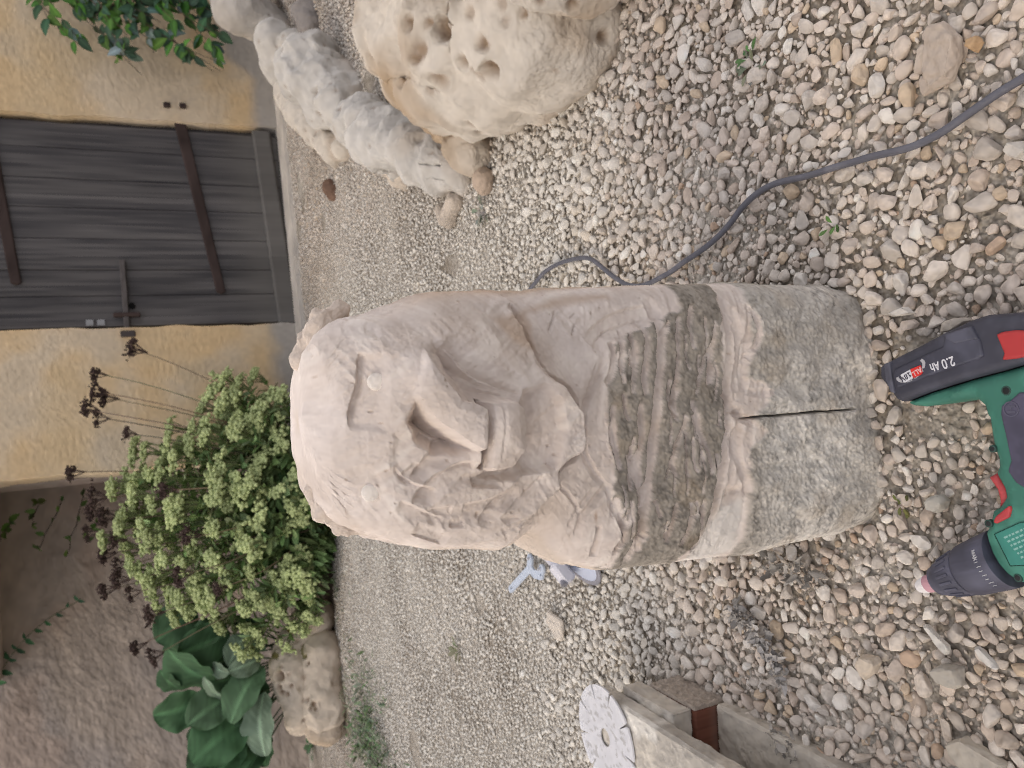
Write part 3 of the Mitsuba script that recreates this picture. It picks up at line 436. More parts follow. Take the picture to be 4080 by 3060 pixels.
# ---- colour of the stone itself
ct1, ct2, ct3 = gn(14), gn(4), gn(1.0)
fresh_c = V([.61, .543, .50]) + V([.020, .022, .026]) * ct1[..., None] + V([.014, .014, .014]) * ct2[..., None] + V([.012, .012, .012]) * ct3[..., None]
wh = sstep(.3, 1.6, .8 * gn(10) + .55 * tools_ + .4 * ct2); gr_ = sstep(.5, 1.8, .9 * gn(12) + .5 * ST2)
fresh_c = fresh_c * (1 - .5 * wh[..., None]) + V([.72, .665, .615]) * .5 * wh[..., None]; fresh_c = fresh_c * (1 - .35 * gr_[..., None]) + V([.49, .415, .36]) * .35 * gr_[..., None]
fresh_c = fresh_c - V([.10, .11, .12]) * pit[..., None]
rust = np.exp(-(((RX + 119) / 4.5) ** 2 + ((RZ - 322) / 1.3) ** 2)); fresh_c = fresh_c * (1 - .55 * rust[..., None]) + V([.33, .17, .08]) * .55 * rust[..., None]
bright = region_mask(COLP['bright'], 10, 1, RX, RZ); fresh_c = fresh_c * (1 - .7 * bright[..., None]) + V([.68, .66, .63]) * .7 * bright[..., None]
brown = region_mask(COLP['brown'], 8, 1, WXs, WZs); fresh_c = fresh_c * (1 - .55 * brown[..., None]) + V([.42, .305, .215]) * .55 * brown[..., None]
low = sstep(175, 120, RZ)
grey = V([.30, .272, .238]) * (1 - low[..., None]) + V([.56, .535, .495]) * low[..., None]
dk = sstep(.1, 1.5, .7 * ct1 + .75 * ct2 + .3 * ct3 + .9 * sstep(-75, 30, RX) * low - .45 * low + .35 * (1 - low))
spk = sstep(.9, 2.0, gn(.8)) * .5 + sstep(1.2, 2.2, gn(1.7)) * .5; crust_c = grey * (1 + .13 * ct2[..., None] + .13 * ct3[..., None]) * (1 - .45 * spk[..., None]); crust_c = crust_c * (1 - .5 * dk[..., None]) + V([.21, .195, .172]) * .5 * dk[..., None]
ochr = sstep(.8, 2.0, gn(9)); crust_c = crust_c * (1 -   .2 * ochr[..., None]) + V([.33, .24, .14]) *   .2 * ochr[..., None]
SC = np.clip(crust_c * (1 - FR[..., None]) + fresh_c * FR[..., None], .03, .75)
# ---- body surface
zt = [-.05, 0, .03, .10, .20, .24, .30, .33, .345, .36, .40, .44, .48, .50, .516, .529, .5375, .544, .5480, .5500]
tabs = [
 ('l', [-.172, -.176, -.183, -.185, -.184, -.183, -.172, -.162, -.152, -.143, -.145, -.140, -.130, -.124, -.117, -.111, -.104, -.092, -.068, -.035]),
 ('r', [.070, .076, .082, .084, .086, .086, .081, .077, .077, .078, .083, .084, .080, .073, .067, .060, .052, .040, .020, -.006]),
 ('f', [.556, .556, .557, .560, .565, .567, .572, .573, .573, .573, .572, .571, .576, .585, .598, .610, .622, .636, .652, .668]),
 ('b', [.75, .755, .76, .765, .765, .765, .76, .755, .752, .75, .752, .752, .75, .748, .745, .74, .735, .73, .722, .70])]
zs = np.unique(np.r_[np.linspace(-.05, .5500, 640), zt])
tab = {k: np.interp(zs, zt, V(v)) for k, v in tabs}
tab['l'] = np.where(zs < .51, np.interp(zs, [-.05, 0, .03, .06, .11, .141, .189, .241, .296, .334, .350, .360, .367, .373, .384, .403, .446, .467, .49, .511], [-.170, -.176, -.181, -.182, -.184, -.187, -.184, -.182, -.178, -.167, -.153, -.139, -.134, -.137, -.144, -.146, -.140, -.136, -.128, -.1185]), tab['l'])
tab['r'] = np.where(zs < .52, np.interp(zs, [-.05, 0, .03, .188, .322, .36, .387, .422, .453, .481, .496, .506, .522], [.070, .076, .082, .088, .085, .084, .083, .085, .081, .070, .068, .068, .064]), tab['r'])
for k in tab: tab[k] = np.where(zs < .52, ndimage.gaussian_filter1d(tab[k], 2.5 if k in 'lr' else 6), tab[k])
NF, NB = 430, 110
def ring(e):
    a = np.linspace(0, 2 * np.pi, 8001)[:-1] - np.pi / 2 - np.pi
    x = np.sign(np.cos(a)) * np.abs(np.cos(a)) ** (2 / e); y = np.sign(np.sin(a)) * np.abs(np.sin(a)) ** (2 / e)
    d = np.hypot(np.diff(np.r_[x, x[0]]), np.diff(np.r_[y, y[0]])); w = d * (1 + 3.2 * sstep(.35, -.5, (np.r_[y[1:], y[0]] + y) / 2))
    c = np.r_[0, np.cumsum(w)]; q = np.linspace(0, c[-1], NF + NB + 1)[:-1]; i = np.interp(q, c, np.arange(8001))
    return np.interp(i, np.arange(8001), np.r_[x, x[0]]), np.interp(i, np.arange(8001), np.r_[y, y[0]])
ex_tab = np.interp(zs, [-.05, .30, .36, .50, .5500], [5.5, 5.0, 3.4, 2.8, 2.2])
nr, nc = len(zs), NF + NB
PX, PY, WF = np.zeros((nr, nc)), np.zeros((nr, nc)), np.zeros((nr, nc))
rings = {e: ring(e) for e in np.round(np.linspace(2.2, 5.5, 34), 2)}
ek = np.array(sorted(rings))
for i in range(nr):
    e = ex_tab[i]; k = int(np.clip(np.searchsorted(ek, e), 1, len(ek) - 1)); t = (e - ek[k - 1]) / (ek[k] - ek[k - 1])
    ux = rings[ek[k - 1]][0] * (1 - t) + rings[ek[k]][0] * t; uy = rings[ek[k - 1]][1] * (1 - t) + rings[ek[k]][1] * t
    l, r_, f_, b_ = (tab[q][i] for q in 'lrfb')
    PX[i] = (l + r_) / 2 + (r_ - l) / 2 * ux; PY[i] = (f_ + b_) / 2 + (b_ - f_) / 2 * uy; WF[i] = sstep(.25, .85, -uy)
PZ = np.repeat(zs[:, None], nc, 1)
rx0, rx1 = rx[0], RES
def samp(A, x, z): return ndimage.map_coordinates(A, [(x * 1000 - rx[0]) / RES, (z * 1000 - rz[0]) / RES], order=1, mode='nearest')
hv = samp(Hh, PX.ravel(), PZ.ravel()).reshape(nr, nc) / 1000
topw = sstep(.5500, .536, PZ)
PYd = PY - hv * WF * topw
# rough sides, back and foot
P3 = np.stack([PX, PY, PZ], -1); sd_w = 1 - WF
tx, ty = np.gradient(PX, axis=1), np.gradient(PY, axis=1); tl_ = np.hypot(tx, ty) + 1e-9
nx_, ny_ = ty / tl_, -tx / tl_
sgn = np.sign(np.sum(nx_ * (PX - PX.mean(1, keepdims=True)) + ny_ * (PY - PY.mean(1, keepdims=True)))); nx_, ny_ = nx_ * sgn, ny_ * sgn
big = .0045 * N3(P3, 16.0, 3, 3) + .0012 * N3(P3, 150.0, 4, 2)
footn = (.007 * N3(P3, 22.0, 9, 2)) * sstep(.06, .0, PZ)
disp = (big * np.maximum(sd_w, .18) + footn) * topw
SX, SY = PX + nx_ * disp, PYd + ny_ * disp
vv = np.stack([SX, SY, PZ + .0022 * N3(P3, 45.0, 12, 2) * sstep(.52, .54, PZ)], -1).reshape(-1, 3)
vv = np.vstack([vv, vv[-nc:].mean(0), vv[:nc].mean(0)]); top_i, bot_i = len(vv) - 2, len(vv) - 1
i, j = np.meshgrid(np.arange(nr - 1), np.arange(nc), indexing='ij'); j2 = (j + 1) % nc
q = np.stack([i * nc + j, i * nc + j2, (i + 1) * nc + j2, (i + 1) * nc + j], -1).reshape(-1, 4)
cent = (P3[:-1] + P3[1:]).reshape(-1, 3) / 2; wfq = WF[:-1].reshape(-1)
ff = np.vstack([q[:, [0, 1, 2]], q[:, [0, 2, 3]]])
jj = np.arange(nc); fan_t = np.stack([(nr - 1) * nc + jj, (nr - 1) * nc + (jj + 1) % nc, jj * 0 + top_i], 1); fan_b = np.stack([(jj + 1) % nc, jj, jj * 0 + bot_i], 1)
allf = np.vstack([ff, fan_t, fan_b])
vol = np.einsum('ij,ij->i', vv[allf[:, 0]], np.cross(vv[allf[:, 1]], vv[allf[:, 2]])).sum()
if vol < 0: ff, fan_t, fan_b = ff[:, ::-1], fan_t[:, ::-1], fan_b[:, ::-1]; allf = allf[:, ::-1]
sn = vnormals(vv, allf)
sc = np.stack([samp(SC[..., k], PX.ravel(), PZ.ravel()) for k in range(3)], -1)
side_c = V([.47, .375, .30]) * (1 + .12 * N3(P3, 40.0, 21, 3).reshape(-1, 1)); crs = V([.26, .24, .21]) * (1 + .25 * N3(P3, 60.0, 22, 3).reshape(-1, 1))
lowm = sstep(.19, .14, PZ.reshape(-1, 1) + .02 * N3(P3, 18.0, 23, 2).reshape(-1, 1)); side_c = side_c * (1 - lowm) + crs * lowm
rightside = (PX.reshape(-1, 1) > -.05)
side_c = np.where(rightside, side_c, V([.53, .46, .40]) * (1 - lowm) + V([.40, .385, .36]) * lowm)
bl = sstep(.95, .35, WF.reshape(-1, 1)) * sstep(.5, .42, PZ.reshape(-1, 1))
sc = sc * (1 - bl) + side_c * bl; sc = np.clip(np.vstack([sc, [.58, .5, .43], [.3, .27, .23]]), .03, .75)
# ---- split into head, torso and foot along the carved joints
hm = samp(HEADM, cent[:, 0], cent[:, 2]); nm = samp(NOSEM, cent[:, 0], cent[:, 2]); cm = samp(CHINM, cent[:, 0], cent[:, 2])
front_q = wfq > .3
is_head = np.where(front_q, hm > .5, cent[:, 2] > .352)
g2z = np.interp(cent[:, 0] * 1000, [-185, 85], [170, 178]) / 1000
is_base = cent[:, 2] < g2z
part = np.where(is_head, 0, np.where(is_base, 2, 1)); part = np.where(is_head & front_q & (nm > .5), 3, np.where(is_head & front_q & (cm > .5), 4, part))
part2 = np.r_[part, part]
def sub(fsel):
    ids, inv = np.unique(fsel, return_inverse=True); return (vv[ids], inv.reshape(-1, 3)), sc[ids], sn[ids]
stat = label('stone_sculpture', 'half carved limestone animal head bust standing upright on the gravel', 'sculpture')
def stp(name, fsel, parent): m, c, n = sub(fsel); return put(name, m, 'mat_stone', parent, color=c, normals=n)
hk = stp('head', np.vstack([ff[part2 == 0], fan_t]), stat); labels[hk] = {'label': 'freshly carved pale head with small round eyes'}
tk = stp('torso', ff[part2 == 1], stat); labels[tk] = {'label': 'chest with saw cuts through the grey stone crust'}
bk = stp('foot_block', np.vstack([ff[part2 == 2], fan_b]), stat); labels[bk] = {'label': 'uncarved grey weathered foot of the block with a saw slit'}
stp('nose', ff[part2 == 3], hk); stp('chin', ff[part2 == 4], hk)
fvi = np.where((WF > .8).ravel())[0]; ftree = cKDTree(np.stack([vv[fvi, 0], vv[fvi, 2]], 1))
def front_at(x, z): return vv[fvi[ftree.query([x, z])[1]]]
for k, (ex_, ez_) in enumerate(EYES):
    c = front_at(ex_ / 1000, ez_ / 1000); n = sn[fvi[ftree.query([c[0], c[2]])[1]]]
    n = V([-.05, -.93, .35]); n /= np.linalg.norm(n)
    v, f = ICO[4]; a = np.cross(n, [0, 0, 1]); a /= np.linalg.norm(a); b = np.cross(a, n)
    R = np.stack([a, b, n], 1); q_ = (np.sign(v) * np.abs(v) ** V([1, 1, .8])) * V([.0068, .0068, .0026]); p_ = q_ @ R.T + c + n * .0006
    put('eye', (p_, f), 'mat_stone', hk, smooth=True, color=V([.74, .69, .64]) * (1 + .05 * N3(p_, 300, 2, 2))[:, None])
def lumps(spheres, step, amp, freq, seed, iters=8):
    """one smooth rough lump round chains of spheres [(x,y,z,r), ...]"""
    M = manifold3d.Manifold
    parts = []
    for ch in spheres:
        sp = [M.sphere(q[3], 20).translate(q[:3]) for q in ch]
        parts.append(M.batch_hull(sp) if len(sp) > 1 else sp[0])
    m = M.batch_boolean(parts, manifold3d.OpType.Add) if len(parts) > 1 else parts[0]
    m = m.refine_to_length(step).to_mesh(); t = trimesh.Trimesh(m.vert_properties[:, :3], m.tri_verts)
    trimesh.smoothing.filter_taubin(t, iterations=iters)
    v, f = np.array(t.vertices), np.array(t.faces); n = vnormals(v, f)
    return v + n * (amp * N3(v, freq, seed, 4))[:, None], f
for sp, sd_ in (([[(.046, .672, .530, .013), (.064, .668, .523, .013)], [(.064, .668, .523, .012), (.073, .672, .508, .009)], [(.036, .676, .541, .009), (.05, .68, .533, .010)]], 3),
                ([[(-.097, .658, .533, .0125), (-.107, .650, .521, .012)], [(-.107, .650, .521, .011), (-.109, .648, .506, .010)], [(-.080, .668, .540, .010), (-.097, .66, .534, .012)]], 8)):
    v, f = lumps(sp, .0020, .0042, 75, sd_, 3); put('ear', (v, f), 'mat_stone', hk, smooth=True, color=V([.59, .51, .445]) * (1 + .06 * N3(v, 120, 2, 3))[:, None])
print('statue tris', len(allf), time.time() - T0)

# ---------------------------------------------------------------- boulders and single stones
def crater(v, n, pits):
    v = v.copy()
    for x, y, z, r, d in pits:
        q = np.linalg.norm(v - V([x, y, z]), axis=1); k = q < r
        v[k] -= n[k] * (d * sstep(1.0, .45, q[k] / r))[:, None]
        rim = (q >= r * .8) & (q < r * 1.35); v[rim] += n[rim] * (.1 * d * sstep(1.35, 1.0, q[rim] / r))[:, None]
    return v
def rock(name, text, spheres, step, amp, freq, seed, tint, pits=(), smooth_it=10, group=None, cat='boulder', stain=.5, moss=0.0, mat='mat_rock'):
    v, f = lumps(spheres, step, amp, freq, seed, smooth_it)
    rg_ = 1 - np.abs(N3(v, freq * 1.7, seed + 2, 2)); v = v + vnormals(v, f) * (amp * (.45 * sstep(.55, 1.0, rg_) - .5 * sstep(.25, .8, N3(v, freq * 1.3, seed + 5, 2)) + .16 * N3(v, freq * 6, seed + 3, 3) + .06 * N3(v, freq * 22, seed + 7, 2)))[:, None]
    pr_ = np.random.default_rng(seed); n = vnormals(v, f)
    small = [(*v[i], pr_.uniform(.004, .011) * min(1.5, freq and 14 / freq), pr_.uniform(.003, .008)) for i in pr_.integers(len(v), size=110 if stain > .8 else 34)] if pits is not None else []
    dirt = np.zeros(len(v))
    if pits is not None:
        for q in list(pits) + small: dirt = np.maximum(dirt, sstep(q[3] * 1.0, q[3] * .35, np.linalg.norm(v - V(q[:3]), axis=1)) * (.85 if q in pits else .5))
        v = crater(v, n, list(pits) + small)
        tm_ = trimesh.Trimesh(v, f, process=False); trimesh.smoothing.filter_taubin(tm_, iterations=4); v = np.array(tm_.vertices)
    zt = N3(v, freq * 1.2, seed + 9, 3)
    c = V(tint) * (1 + .10 * zt + .10 * N3(v, freq * 9, seed + 4, 3))[:, None]
    sb = sstep(.15 - .4 * (stain > .8), .9 - .3 * (stain > .8), N3(v, freq * .8, seed + 6, 3)) * stain
    c = c * (1 - sb[:, None]) + V([.36, .26, .165]) * sb[:, None]
    c = c * (1 - dirt[:, None]) + V([.25, .17, .11]) * dirt[:, None]
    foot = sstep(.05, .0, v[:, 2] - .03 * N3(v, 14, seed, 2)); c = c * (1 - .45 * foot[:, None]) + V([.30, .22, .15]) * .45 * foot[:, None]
    if moss > 0:
        mk = sstep(.0, .5, N3(v, 9, seed + 8, 3) + moss * 2 * sstep(.2, .9, n[:, 2]) * sstep(-.02, .1, v[:, 0] - v[:, 0].mean()) - .6); c = c * (1 - mk[:, None]) + V([.13, .12, .035]) * mk[:, None]
    k = put(name, (v, f), mat, smooth=True, color=np.clip(c, .02, .75)); return label(k, text, cat, group)
BIGPITS = [(0.6,1.191,0.248,0.0178,0.018),(0.583,1.149,0.227,0.011,0.013),(0.569,1.134,0.209,0.0222,0.026),(0.52,1.063,0.178,0.0143,0.016),(0.513,1.124,0.185,0.0158,0.018),(0.48,1.072,0.162,0.0203,0.023),(0.518,1.198,0.194,0.0258,0.013),(0.465,1.298,0.086,0.0111,0.013),(0.524,0.97,0.151,0.011,0.013),(0.512,0.916,0.154,0.011,0.013),(0.506,0.896,0.112,0.011,0.013),(0.499,0.95,0.03,0.0132,0.015),(0.547,1.204,0.236,0.0148,0.01),(0.568,1.349,0.208,0.0163,0.01),(0.556,1.192,0.225,0.0221,0.01)]
LEFTPITS = [(-1.162,3.394,.254,.0281,.04),(-1.208,3.391,.262,.0195,.025),(-1.233,3.386,.25,.0163,.024),(-1.239,3.375,.231,.0141,.018),(-1.207,3.368,.211,.0129,.014),(-1.098,3.378,.143,.0107,.014),(-1.124,3.363,.137,.0107,.014),(-1.264,3.334,.157,.014,.02),(-1.285,3.314,.133,.0161,.02),(-1.306,3.315,.125,.0108,.014),(-1.301,3.316,.148,.0118,.016),(-1.351,3.338,.176,.0098,.014)]
PALE, GREY = (.56, .515, .455), (.52, .50, .47)
rock('boulder', 'large pale pitted limestone boulder with round holes, biggest of all the boulders',
     [[(.575, 1.04, .06, .115), (.60, 1.32, .07, .135), (.66, 1.50, .08, .115)], [(.60, 1.2, .12, .10), (.74, 1.45, .15, .12)], [(.80, 1.05, .12, .20), (.95, 1.42, .16, .19)], [(.655, .885, .10, .15), (1.0, .92, .12, .22)],
      [(.505, 1.47, .03, .055), (.60, 1.55, .05, .07)], [(.54, 1.02, .02, .045), (.50, 1.2, .02, .05)]],
     .0066, .022, 6, 41, PALE, BIGPITS, 26, stain=.85)
rock('boulder', 'craggy grey limestone boulder in front of the pale pitted one, nearest the gravel',
     [[(.49, 1.60, .0, .032), (.55, 1.74, .03, .060)], [(.56, 1.74, .04, .058), (.68, 1.98, .06, .072)], [(.62, 1.98, .01, .045), (.66, 2.06, .02, .05)], [(.74, 2.04, .07, .070), (.80, 2.22, .07, .080)], [(.70, 2.16, .0, .045), (.78, 2.30, .02, .05)]], .0075, .024, 6, 42, GREY, [(.58, 1.74, .09, .016, .02), (.66, 1.93, .12, .02, .025), (.74, 2.05, .13, .018, .022)], 9, stain=.35)
rock('boulder', 'lumpy light grey limestone boulder with a hollow behind the craggy one',
     [[(.92, 2.44, .04, .085), (1.01, 2.56, .06, .115)], [(1.04, 2.56, .09, .095), (1.16, 2.68, .11, .115)], [(.93, 2.54, .0, .06), (1.02, 2.74, .02, .075)], [(1.20, 2.82, .04, .07), (1.24, 2.86, .05, .07)]], .009, .028, 5.5, 52, GREY, [(.97, 2.47, .14, .03, .03)], 10, stain=.3)
rock('boulder', 'narrow pale limestone boulder between the door strip and the long grey boulder',
     [[(.90, 2.78, .0, .06), (1.02, 2.95, .03, .065)], [(1.02, 2.95, .03, .065), (1.28, 3.28, .05, .07)], [(.86, 2.62, .0, .05), (.94, 2.84, .01, .05)]], .010, .016, 6, 43, PALE, (), 10, stain=.3)
rock('boulder', 'rounded light grey stone with a notch behind the narrow pale boulder',
     [[(1.42, 3.36, .06, .09), (1.50, 3.30, .10, .09)], [(1.36, 3.30, .02, .06), (1.46, 3.2, .05, .06)]], .011, .014, 6, 44, GREY, (), 10, stain=.2)
rock('boulder', 'tall smooth grey boulder below the green shrub at the house wall',
     [[(1.66, 3.56, .03, .08), (1.72, 3.50, .22, .11)], [(1.72, 3.50, .22, .11), (1.90, 3.48, .20, .12)], [(1.60, 3.50, .0, .06), (1.66, 3.5, .12, .07)]], .012, .012, 5, 45, (.44, .42, .395), (), 10, stain=.15)
rock('loose_stone', 'small white hollow stone at the foot of the long grey boulder', [[(.585, 2.02, .0, .035), (.66, 2.14, .005, .04)], [(.60, 1.95, .0, .025), (.585, 2.05, .01, .022)]], .009, .010, 18, 46, PALE, (), 6, cat='stone', stain=.1)
rock('loose_stone', 'pale square stone on the gravel near the tip of the long grey boulder', [[(.395, 1.67, .012, .022), (.425, 1.63, .012, .022)], [(.40, 1.69, .015, .018), (.42, 1.7, .015, .018)]], .006, .004, 30, 47, (.56, .52, .47), None, 3, cat='stone', stain=.1)
rock('loose_stone', 'rounded pinkish stone lying between the pitted boulder and the pale square stone', [[(.418, 1.46, .014, .022), (.428, 1.45, .016, .022)]], .006, .003, 30, 48, (.52, .43, .36), None, 4, cat='stone', stain=.1)
rock('loose_stone', 'dark red brown stone beside the cement strip of the door', [[(.76, 2.86, .01, .028), (.80, 2.90, .015, .022)]], .008, .006, 24, 49, (.17, .10, .08), None, 4, cat='stone', stain=.1)
for k, (x, y, r, t, s_) in enumerate([(1.22, 2.86, .06, (.20, .195, .20), 'dark slate grey stone on the soil behind the long grey boulder'), (1.42, 2.95, .075, (.23, .23, .24), 'blue grey flat stone behind the boulders near the house'), (1.30, 3.06, .05, (.27, .17, .11), 'rusty brown lump of stone behind the grey boulders')]):
    gz = float(ground_z(V([x]), V([y]))[0])
    rock('loose_stone', s_, [[(x, y, gz + .02, r * .8), (x + r, y + r * .5, gz + .03, r * .7)]], .012, .010, 16, 60 + k, t, None, 5, cat='stone', stain=.2)
rock('boulder', 'small pitted limestone boulder with moss under the broad leaved plant',
     [[(-1.12, 3.44, .07, .10), (-1.34, 3.40, .08, .10)], [(-1.14, 3.46, .19, .085), (-1.36, 3.42, .17, .07)], [(-.98, 3.50, .07, .08), (-1.12, 3.50, .17, .09)], [(-1.42, 3.38, .13, .035), (-1.44, 3.38, .07, .06)]],
     .0078, .014, 7, 50, (.58, .51, .43), LEFTPITS, 8, stain=.6, moss=.5)
# flat splinters and single bigger stones lying on the gravel
def splinter(name, text, poly, th, z, tilt, tint, seed, cat='stone'):
    p = V(poly); c = p.mean(0); q = p - c; n = len(q); r_ = np.random.default_rng(seed)
    P = np.r_[np.c_[q * .97, np.zeros(n)], np.c_[q, np.full(n, th * .45)], np.c_[q * .86 + r_.normal(0, .0008, (n, 2)), th + r_.normal(0, th * .12, n)]]
    m = trimesh.convex.convex_hull(P); m = dense(m, max(np.ptp(q, axis=0).max() / 14, .003))
    v = np.array(m.vertices); v += vnormals(v, np.array(m.faces)) * (.0007 * N3(v, 160, seed, 3))[:, None]
    v = v @ trimesh.transformations.rotation_matrix(tilt, [1, .4, 0])[:3, :3].T + V([c[0], c[1], z])
    return label(put(name, (v, np.array(m.faces)), 'mat_rock', smooth=35 if False else True, color=np.clip(V(tint) * (1 + .07 * N3(v, 200, seed, 3))[:, None], .02, .75)), text, cat)
SPL = [["white kite shaped splinter lying flat on the gravel between grinder and cutting disc",[[-0.4279,1.2964],[-0.4358,1.2411],[-0.4502,1.2401],[-0.4748,1.2467],[-0.4767,1.2623],[-0.4526,1.302]],0.006,0.012,0.05,[0.6,0.545,0.48]],["long white splinter on the pebbles, the one nearest the drill tip",[[-0.254,0.5009],[-0.2527,0.4977],[-0.2678,0.4777],[-0.2747,0.4778],[-0.2761,0.48],[-0.2678,0.492]],0.006,0.013,0.15,[0.6,0.58,0.54]],["thin pointed white splinter, the one farther from the drill tip",[[-0.2613,0.4518],[-0.2596,0.4486],[-0.2669,0.4379],[-0.2748,0.4326],[-0.2763,0.4341],[-0.2698,0.4478]],0.006,0.013,0.1,[0.58,0.56,0.53]],["cream cornered stone on the gravel in front of the concrete slab",[[-0.3038,0.5758],[-0.3031,0.5614],[-0.308,0.5578],[-0.3201,0.5638],[-0.329,0.5727],[-0.3243,0.577],[-0.3158,0.5809]],0.013,0.008,0.1,[0.56,0.49,0.41]],["broad pale half buried stone in the lower right corner of the photo",[[-0.3615,0.4886],[-0.3508,0.473],[-0.3559,0.4515],[-0.3611,0.4355],[-0.3715,0.4391],[-0.3838,0.4675],[-0.3698,0.4859]],0.014,0.004,0.05,[0.47,0.425,0.36]],["grey lumpy stone between the white splinters and the broad half buried stone",[[-0.2941,0.4957],[-0.2875,0.4867],[-0.2863,0.4702],[-0.3028,0.469],[-0.3082,0.4783],[-0.3044,0.493]],0.016,0.006,0.1,[0.4,0.375,0.335]],["large flat beige stone on the gravel in the upper right of the photo",[[0.2948,0.4568],[0.2916,0.4424],[0.2733,0.4313],[0.255,0.431],[0.2374,0.441],[0.2352,0.4576],[0.2521,0.4657],[0.2765,0.4619]],0.012,0.006,0.05,[0.47,0.4,0.34]],["pale stone leaning against the top of the battery pack",[[0.0259,0.4548],[0.0283,0.4422],[0.0296,0.4345],[0.027,0.4332],[0.0201,0.4482],[0.0186,0.4561]],0.012,0.016,0.1,[0.5,0.45,0.39]],["white flat stone on the gravel between sculpture foot and battery pack",[[0.0427,0.5127],[0.0461,0.4971],[0.0393,0.4889],[0.0381,0.5031],[0.0386,0.5112]],0.01,0.012,0.1,[0.6,0.57,0.53]],["smooth round grey pebble between the sculpture and the trigger",[[-0.1364,0.4899],[-0.1311,0.4851],[-0.1289,0.4755],[-0.1336,0.4712],[-0.1418,0.4739],[-0.1463,0.4811],[-0.1443,0.4879]],0.012,0.008,0.05,[0.44,0.42,0.38]],["orange tinted cornered stone next to the large flat beige stone",[[0.2641,0.4221],[0.2652,0.4136],[0.2592,0.4107],[0.2526,0.4162],[0.2574,0.4217]],0.012,0.008,0.1,[0.47,0.32,0.19]],["white stone at the right edge of the photo below the power cable",[[0.1666,0.3918],[0.1673,0.3841],[0.1564,0.3789],[0.1502,0.3838],[0.1558,0.3925],[0.1614,0.3952]],0.014,0.006,0.1,[0.55,0.51,0.46]]]
for k, (text, poly, th, z, tilt, tint) in enumerate(SPL): splinter('limestone_splinter' if 'splinter' in text else 'loose_stone', text, poly, th, z, tilt, tint, 70 + k)

# ---------------------------------------------------------------- tools and blocks
def pillow(poly, z0, z1, rad, step, top_noise=0.0):
    """a moulded piece: outline poly, flat underside at z0, top at z1 rounded over rad"""
    P = Polygon(poly).buffer(0); P = P.buffer(-.0004).buffer(.0004)
    L = P.exterior.length; n = max(24, int(L / step)); bd = V([P.exterior.interpolate(L * k / n).coords[0] for k in range(n)])
    pts = [bd]
    for off in (.12, .35, .7, 1.0):
        Q = P.buffer(-rad * off)
        for g in getattr(Q, 'geoms', [Q]):
            if g.is_empty or g.exterior.length < 4 * step: continue
            m = max(8, int(g.exterior.length / step)); pts.append(V([g.exterior.interpolate(g.exterior.length * k / m).coords[0] for k in range(m)]))
    x0, y0, x1, y1 = P.bounds; gx_, gy_ = np.meshgrid(np.arange(x0, x1, step * 2.2), np.arange(y0, y1, step * 2.2)); g = np.c_[gx_.ravel(), gy_.ravel()]
    Q = P.buffer(-rad * 1.15); 
    if not Q.is_empty: pts.append(g[contains_xy(Q, g[:, 0], g[:, 1])])
    p = np.vstack(pts); tri = Delaunay(p).simplices; c = p[tri].mean(1); tri = tri[contains_xy(P, c[:, 0], c[:, 1])]
    from shapely import distance as sdist, points as spoints
    d = sdist(P.exterior, spoints(p)); t = np.clip(d / rad, 0, 1); z = z1 - rad * (1 - np.sqrt(np.clip(1 - (1 - t) ** 2, 0, 1))); z = np.maximum(z, z0)
    a = p[tri]; cr = np.cross(a[:, 1] - a[:, 0], a[:, 2] - a[:, 0]); tri = np.where((cr < 0)[:, None], tri[:, ::-1], tri)
    v = np.c_[p, z]; N = len(v); low = np.c_[bd, np.full(n, z0)]; k = np.arange(n); k2 = (k + 1) % n
    ccw = Polygon(bd).exterior.is_ccw
    wall = np.vstack([np.stack([N + k, N + k2, k2], 1), np.stack([N + k, k2, k], 1)]); wall = wall if ccw else wall[:, ::-1]
    return np.vstack([v, low]), np.vstack([tri, wall])
def prism(poly, z0, z1):
    m = trimesh.creation.extrude_polygon(Polygon(poly).buffer(0), z1 - z0, engine='earcut'); m.apply_translation([0, 0, z0]); return np.array(m.vertices), np.array(m.faces)
